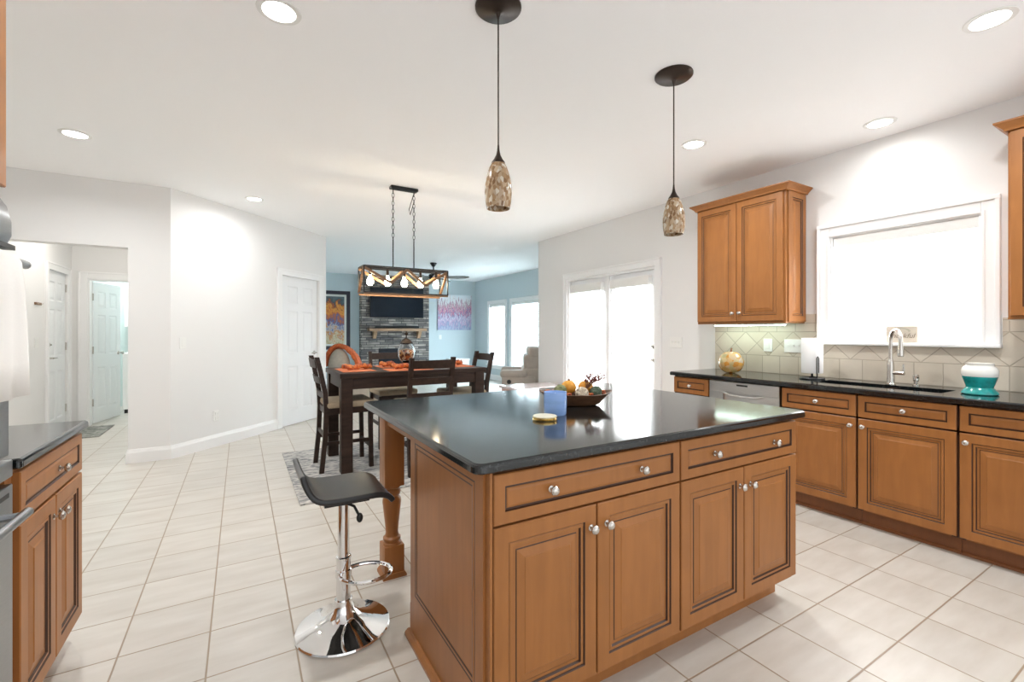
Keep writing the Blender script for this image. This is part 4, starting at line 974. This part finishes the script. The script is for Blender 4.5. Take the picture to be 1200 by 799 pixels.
b = B(); b.lathe((0, 0, 0), [(0, .002), (.076, 0), (.083, .006), (.080, .016), (.060, .042), (.061, .050), (.074, .090), (.078, .106), (.078, .108), (0, .108)], 36); link('lower_body', b, M['teal'], tj, world=False, smooth=True)
b = B(); b.lathe((0, 0, .108), [(.078, 0), (.081, .012), (.081, .038), (.072, .055), (.062, .062), (.062, .074), (.065, .078), (.056, .078), (.056, .060), (0, .058)], 36); link('upper_body', b, M['frost'], tj, world=False, smooth=True)
# sign on the window sill
M['sign'] = mat('cream_sign_board', (.62, .55, .46), .8, var=.08, scale=20)
M['ink'] = mat('brown_lettering', (.20, .15, .10), .8)
M['leafink'] = mat('sage_leaf_paint', (.25, .27, .17), .8)
sg = thing('sill_sign', 'small cream sign with a leaf sprig on the sink window sill', 'sign', (4.122, 1.488, 1.206), -PI/2)
b = B(); b.box(0, .182, -.008, .008, 0, .122, bev=.002); link('board', b, M['sign'], sg, world=False)
b = B()
for k in range(11):
    a = PI*(.16+.68*k/10); c = Vector((.091+.05*math.cos(a), -.0085, .072+.034*math.sin(a))); dd = Vector((math.sin(a), 0, -math.cos(a)))
    for s in (-1, 1):
        t = dd + Vector((math.cos(a), 0, math.sin(a)))*s*.8; t.normalize(); nrm = Vector((-t.z, 0, t.x))
        b.prism([(0, 0), (.005, .002), (.010, 0), (.005, -.002)], c, t, nrm, (0, -1, 0), .0008)
link('leaf_sprig', b, M['leafink'], sg, world=False)
def text(name, s, size, parent, x, z, m, y=-.0085, shear=.3):
    cu = bpy.data.curves.new(name, 'FONT'); cu.body = s; cu.size = size; cu.align_x = 'CENTER'; cu.extrude = .0005; cu.shear = shear
    o = bpy.data.objects.new(name, cu); me = bpy.data.meshes.new_from_object(o); me.name = name
    me.transform(Matrix.Translation((x, y, z)) @ Matrix.Rotation(PI/2, 4, 'X'))
    bpy.data.objects.remove(o); o = bpy.data.objects.new(name, me); C.objects.link(o); me.materials.append(m); o.parent = parent
text('lettering', 'thankful', .046, sg, .091, .036, M['ink'])

# ------------------------------------------------------------------ switches and outlets
def plate(name, label, loc, rz, w, h, toggles=1, kind='switch'):
    t = thing(name, label, kind, loc, rz, 'wall plates')
    b = B(); b.box(-w/2, w/2, -.006, 0, -h/2, h/2, bev=.002); link('cover_plate', b, M['white'], t, world=False)
    for k in range(toggles):
        x = (k-(toggles-1)/2)*.046; b = B()
        if kind == 'outlet':
            b.box(x-.016, x+.016, -.009, -.006, .010, .042, bev=.003); b.box(x-.016, x+.016, -.009, -.006, -.042, -.010, bev=.003); link('socket', b, M['white'], t, world=False)
        elif name == 'rocker_switch': b.box(x-.016, x+.016, -.009, -.006, -.033, .033, bev=.002); link('rocker', b, M['white'], t, world=False)
        else: b.box(x-.005, x+.005, -.018, -.006, -.004, .012, bev=.002); link('toggle', b, M['white'], t, world=False)
    return t
plate('light_switch', 'white triple toggle switch beside the patio door', (4.14, 3.408, 1.17), -PI/2, .165, .115, 3)
plate('rocker_switch', 'white switch plate on the tile above the glass pumpkin', (4.128, 2.378, 1.165), -PI/2, .08, .118, 1)
plate('light_switch', 'white triple switch plate on the tile left of the paper towels', (4.128, 2.15, 1.163), -PI/2, .165, .115, 3)
plate('rocker_switch', 'single white switch at the left end of the angled wall', (*P45(.128), 1.168), PI/4, .072, .116, 1)
plate('outlet', 'white outlet low on the angled wall', (*P45(.524), .343), PI/4, .072, .116, 1, 'outlet')
plate('rocker_switch', 'white switch on the hall wall beside the entry door', (-1.954, 7.06, 1.165), PI/2, .11, .116, 2)
plate('light_switch', 'small white switch under the bright canvas on the living room wall', (4.777, 11.94, 1.14), 0, .075, .118, 1)
hk = thing('key_hook', 'small dark key hook on the hall wall left of the entry door', 'hook', (-1.954, 7.09, 1.60), PI/2)
b = B(); b.box(-.09, .09, -.014, 0, -.014, .014, bev=.003); link('rail', b, M['beam'], hk, world=False)
for x in (-.05, .05):
    b = B(); b.tube([(x, -.012, .004), (x, -.030, -.004), (x, -.036, .008)], .003, 6); link('hook', b, M['nickel'], hk, world=False, smooth=True)
# hall: mat, washer, cupboard
M['matm'] = ramp_noise('grey_green_mat', [(.35, (.12, .13, .12)), (.65, (.38, .38, .34))], 14, (1, 1, 1), .95, dist=1)
b = B(); b.box(-2.0+.10, -1.49, 7.38, 8.18, 0, .012, bev=.003); tag(link('door_mat', b, M['matm']), 'small grey patterned mat on the hall floor', 'mat')
wsh = thing('washing_machine', 'white washing machine seen past the open laundry door', 'washer', (-1.22, 9.62, 0))
b = B(); b.box(-1.60, -.90, 9.30, 9.95, .06, .95, bev=.012); b.box(-1.60, -.90, 9.82, 9.95, .95, 1.09, bev=.01); link('cabinet', b, M['white'], wsh)
b = B(); b.box(-1.58, -.92, 9.32, 9.93, 0, .06); link('base', b, M['blackplastic'], wsh)
b = B(); b.box(-1.56, -.94, 9.34, 9.80, .95, .965, bev=.004); link('lid', b, M['white'], wsh)
lcab = thing('laundry_cabinet', 'white wall cabinet high in the laundry room', 'cabinet', (-1.20, 10.03, 1.37))
b = B(); b.box(-1.67, -.80, 9.86, 10.195, 1.37, 2.10); link('carcass', b, M['white'], lcab)
for x in (-1.66, -1.23):
    b = B(); b.rings((x, 9.86, 1.38), (1, 0, 0), (0, 0, 1), (0, -1, 0), .42, .71, [(0, 0), (0, .018), (.05, .018), (.055, .010), (.07, .010), (.09, .016)]); link('door', b, M['white'], lcab)

# ------------------------------------------------------------------ living room
fp = thing('stone_fireplace', 'grey stacked-stone fireplace wall in the living room', 'fireplace', (3.48, 11.85, 0))
b = B(); x0, x1 = 2.587, 4.372; b.box(x0, 3.02, 11.74, 11.935, 0, H); b.box(3.95, x1, 11.74, 11.935, 0, H); b.box(3.02, 3.95, 11.74, 11.935, .86, H); b.box(3.02, 3.95, 11.90, 11.935, 0, .86); link('stone_facing', b, M['stone'], fp)
M['firebox'] = mat('dark_blue_black_firebox', (.012, .017, .026), .25)
b = B(); b.box(3.02, 3.95, 11.76, 11.90, .14, .86, bev=.01); b.box(3.02, 3.95, 11.77, 11.90, 0, .14); link('firebox', b, M['firebox'], fp)
mt = thing('mantel_shelf', 'rough brown wood mantel shelf on two brackets on the stone', 'shelf', (3.50, 11.64, 1.12))
b = B(); b.box(2.74, 4.24, 11.53, 11.7405, 1.305, 1.375, bev=.006); link('shelf', b, M['mantel'], mt)
for x in (2.87, 4.03):
    b = B(); b.prism([(0, 0), (.05, 0), (.17, .16), (.17, .19), (0, .19)], (x, 11.7405, 1.115), (0, -1, 0), (0, 0, 1), (1, 0, 0), .08); link('bracket', b, M['mantel'], mt)
tv = thing('television', 'flat black television on the stone fireplace wall', 'television', (3.5, 11.7, 1.65))
b = B(); b.box(2.79, 4.19, 11.665, 11.705, 1.650, 2.42, bev=.005); b.box(3.2, 3.8, 11.705, 11.739, 1.85, 2.2); link('case', b, M['blackplastic'], tv)
b = B(); b.box(2.802, 4.178, 11.660, 11.665, 1.668, 2.408); link('screen', b, M['screen'], tv)
sb = thing('soundbar', 'long black soundbar lying on the mantel shelf', 'speaker', (3.47, 11.62, 1.376))
b = B(); b.box(2.90, 4.04, 11.57, 11.67, 1.376, 1.43, bev=.008); link('case', b, M['blackplastic'], sb)
b = B(); b.box(2.92, 4.02, 11.566, 11.571, 1.383, 1.423); link('grille', b, M['black'], sb)
def vert_art(name, stops, z0, z1, scale, stretch, amp):     # bands of colour broken up by brush-stroke noise
    m, N, L, p = nt(name)
    g = N.new('ShaderNodeNewGeometry'); sp = N.new('ShaderNodeSeparateXYZ'); L.new(g.outputs['Position'], sp.inputs[0])
    mr = N.new('ShaderNodeMapRange'); L.new(sp.outputs[2], mr.inputs[0]); mr.inputs[1].default_value = z0; mr.inputs[2].default_value = z1
    mp = N.new('ShaderNodeMapping'); mp.inputs['Scale'].default_value = stretch; L.new(g.outputs['Position'], mp.inputs[0])
    n = N.new('ShaderNodeTexNoise'); n.inputs['Scale'].default_value = scale; n.inputs['Detail'].default_value = 5; n.inputs['Roughness'].default_value = .7; L.new(mp.outputs[0], n.inputs['Vector'])
    t = math_n(N, L, 'MULTIPLY_ADD', math_n(N, L, 'SUBTRACT', n.outputs[0], .5), amp, mr.outputs[0])
    r = N.new('ShaderNodeValToRGB'); e = r.color_ramp.elements
    for k, (pos, c) in enumerate(stops):
        el = e[k] if k < 2 else e.new(pos)
        el.position = pos; el.color = (*c, 1)
    L.new(t, r.inputs[0]); L.new(r.outputs[0], p.inputs['Base Color']); p.inputs['Roughness'].default_value = .6
    return m
M['canvas'] = vert_art('pink_blue_canvas', [(.0, (.42, .46, .60)), (.12, (.22, .30, .50)), (.24, (.55, .36, .52)), (.36, (.60, .62, .72)), (.46, (.16, .18, .36)), (.54, (.62, .16, .26)), (.62, (.66, .52, .58)), (.70, (.28, .10, .18)), (.80, (.72, .70, .70)), (1.0, (.66, .72, .76))], 1.34, 2.33, 9, (2.6, 1, .55), 1.5)
b = B(); b.box(4.69, 5.72, 11.905, 11.938, 1.34, 2.33, bev=.003); tag(link('canvas_painting', b, M['canvas']), 'unframed pink and blue abstract canvas right of the fireplace', 'painting')
M['print'] = vert_art('autumn_abstract_print', [(.0, (.45, .30, .12)), (.12, (.66, .60, .44)), (.22, (.55, .20, .04)), (.32, (.50, .48, .48)), (.42, (.08, .12, .34)), (.52, (.30, .12, .10)), (.62, (.62, .16, .03)), (.72, (.74, .36, .06)), (.80, (.40, .08, .02)), (.90, (.04, .08, .09)), (1.0, (.10, .14, .16))], .99, 2.16, 6, (1.6, 1, .9), 1.1)
M['matboard'] = mat('pale_mat_board', (.68, .68, .64), .8)
ar = thing('framed_picture', 'tall dark-framed orange and blue abstract picture left of the fireplace', 'picture', (1.93, 11.9, .85))
b = B(); b.rings((1.50, 11.935, .85), (1, 0, 0), (0, 0, 1), (0, -1, 0), .86, 1.45, [(0, 0), (0, .03), (.085, .026), (.09, .012)]); link('frame', b, mat('navy_black_frame', (.012, .013, .03), .4), ar)
b = B(); b.box(1.59, 2.27, 11.915, 11.925, .94, 2.21); link('mat_board', b, M['matboard'], ar)
b = B(); b.box(1.64, 2.22, 11.909, 11.915, .99, 2.16); link('print', b, M['print'], ar)
# ceiling fan
fan = thing('ceiling_fan', 'ceiling fan with dark downrod and grey blades in the living room', 'fan', (3.504, 9.138, H))
b = B(); b.lathe((0, 0, 0), [(.075, 0), (.07, -.02), (.03, -.075), (.014, -.085), (0, -.085)], 20); link('canopy', b, M['black'], fan, world=False, smooth=True)
b = B(); b.cyl((0, 0, -.24), .013, .17, 10); link('downrod', b, M['black'], fan, world=False, smooth=True)
b = B(); b.lathe((0, 0, 0), [(.03, -.22), (.10, -.25), (.11, -.31), (.08, -.35), (.03, -.37), (0, -.37)], 24); link('motor', b, M['black'], fan, world=False, smooth=True)
M['blade'] = mat('weathered_grey_blade', (.26, .27, .26), .6, var=.2, scale=8, stretch=(1, 8, 8))
for k in range(5):
    a = math.radians(-31+72*k); b = B()
    b.bm.verts.ensure_lookup_table()
    poly = [(.10, -.02), (.20, -.025), (.26, -.06), (.50, -.085), (.68, -.075), (.74, -.03), (.76, .0), (.74, .03), (.66, .07), (.48, .065), (.26, .05), (.20, .025), (.10, .02)]
    b.prism(poly, (0, 0, -.305), (1, 0, .0), (0, .90, .44), (0, -.44, .90), .012); b.bm.transform(Matrix.Rotation(a, 4, 'Z')); link('blade', b, M['blade'], fan, world=False)
# recliner beyond the wall end
rc = thing('recliner', 'taupe leather recliner half hidden behind the patio door wall', 'armchair', (3.98, 7.05, 0), math.radians(-30.7))
b = B(); b.box(.04, .95, .06, .90, .07, .42, bev=.04); link('base', b, M['taupe'], rc, world=False, smooth=True)
b = B(); b.box(.0, .50, .17, .80, .40, .54, bev=.06); link('seat_cushion', b, M['taupe'], rc, world=False, smooth=True)
for y in (0, .78):
    b = B(); b.box(.0, .60, y, y+.18, .06, .50, bev=.03); b.box(-.03, .46, y-.02, y+.20, .46, .605, bev=.065); link('arm', b, M['taupe'], rc, world=False, smooth=True)
b = B()
for z0, z1, x0, x1 in ((.34, .66, .36, .82), (.60, .88, .40, .88), (.80, 1.02, .46, .92)):
    b.box(x0, x1, .02, .94, z0, z1, bev=.07)
link('backrest', b, M['taupe'], rc, world=False, smooth=True)
b = B(); b.lathe((.13, 0, .40), [(.038, 0), (.038, .02), (.025, .03), (0, .03)], 16, (0, -1, 0)); link('recline_knob', b, M['blackplastic'], rc, world=False, smooth=True)
# upholstered armchair with throw (local +x runs to the right as seen from the kitchen)
AC = Matrix.Translation((1.43, 8.46, 0)) @ Matrix.Rotation(math.radians(-30.7), 4, 'Z')
ac = thing('armchair', 'beige armchair with a rounded oval back beyond the dining table', 'armchair', (1.43, 8.46, 0), math.radians(-30.7))
b = B(); b.box(-.12, .97, -.10, .62, .08, .45, bev=.06); link('seat', b, M['beige'], ac, world=False, smooth=True)
b = B(); b.sph((0.02, .12, .66), 1, 28, 18, .19, .16, .33); link('backrest', b, M['beige'], ac, world=False, smooth=True)
for x, y in ((-.05, -.04), (.9, -.04), (-.05, .56), (.9, .56)):
    b = B(); b.cyl((x, y, 0), .022, .09, 10); link('leg', b, M['espresso'], ac, world=False)
b = B(); rows = []
for i in range(33):
    ang = math.radians(-12+190*i/32); row = []
    for j in range(9):
        v = j/8; wv = .007*math.sin(i*1.7+j*2); rr = 1-.10*v*v
        dr_ = .10*max(0, math.cos(ang))**2
        row.append(b.bm.verts.new((.02+(.235+dr_)*math.cos(ang)*rr+wv, .06+.28*v, .66+.385*math.sin(ang)*rr+wv)))
    rows.append(row)
for i in range(32):
    for j in range(8): b.face([rows[i][j], rows[i+1][j], rows[i+1][j+1], rows[i][j+1]])
b.bm.transform(AC)
th = link('throw_blanket', b, M['orange'], smooth=True); tag(th, 'burnt orange throw draped over the beige armchair back', 'blanket')
md = th.modifiers.new('thick', 'SOLIDIFY'); md.thickness = .06; md.offset = 0
# low pink-toned wood chest before the living room
M['pinkwood'] = mat('pinkish_glossy_wood', (.58, .36, .32), .22, var=.12, scale=6, stretch=(1, 6, 6), coat=.3)
M['pinktop'] = mat('pale_glossy_tabletop', (.66, .56, .55), .12, coat=.4)
lt = thing('side_table', 'low pinkish wood table behind the island, by the patio door', 'table', (3.68, 5.56, 0))
b = B(); b.box(3.25, 4.08, 5.27, 5.84, .47, .505, bev=.004); link('tabletop', b, M['pinktop'], lt)
b = B(); b.box(3.28, 4.05, 5.30, 5.81, .34, .47); link('apron', b, M['pinkwood'], lt)
for x in (3.28, 4.0):
    for y in (5.30, 5.76):
        b = B(); b.box(x, x+.05, y, y+.05, 0, .34); link('leg', b, M['pinkwood'], lt)
wc = thing('media_cabinet', 'low white cabinet against the living room back wall', 'cabinet', (5.23, 11.75, 0))
b = B(); b.box(4.97, 5.50, 11.58, 11.92, .05, .50); b.box(4.95, 5.52, 11.565, 11.92, .50, .54, bev=.004); b.box(4.99, 5.48, 11.61, 11.90, 0, .05); link('carcass', b, M['white'], wc)
for x in (4.98, 5.24):
    b = B(); b.rings((x, 11.58, .07), (1, 0, 0), (0, 0, 1), (0, -1, 0), .25, .42, [(0, 0), (0, .016), (.05, .016), (.056, .008)]); link('door', b, M['white'], wc)
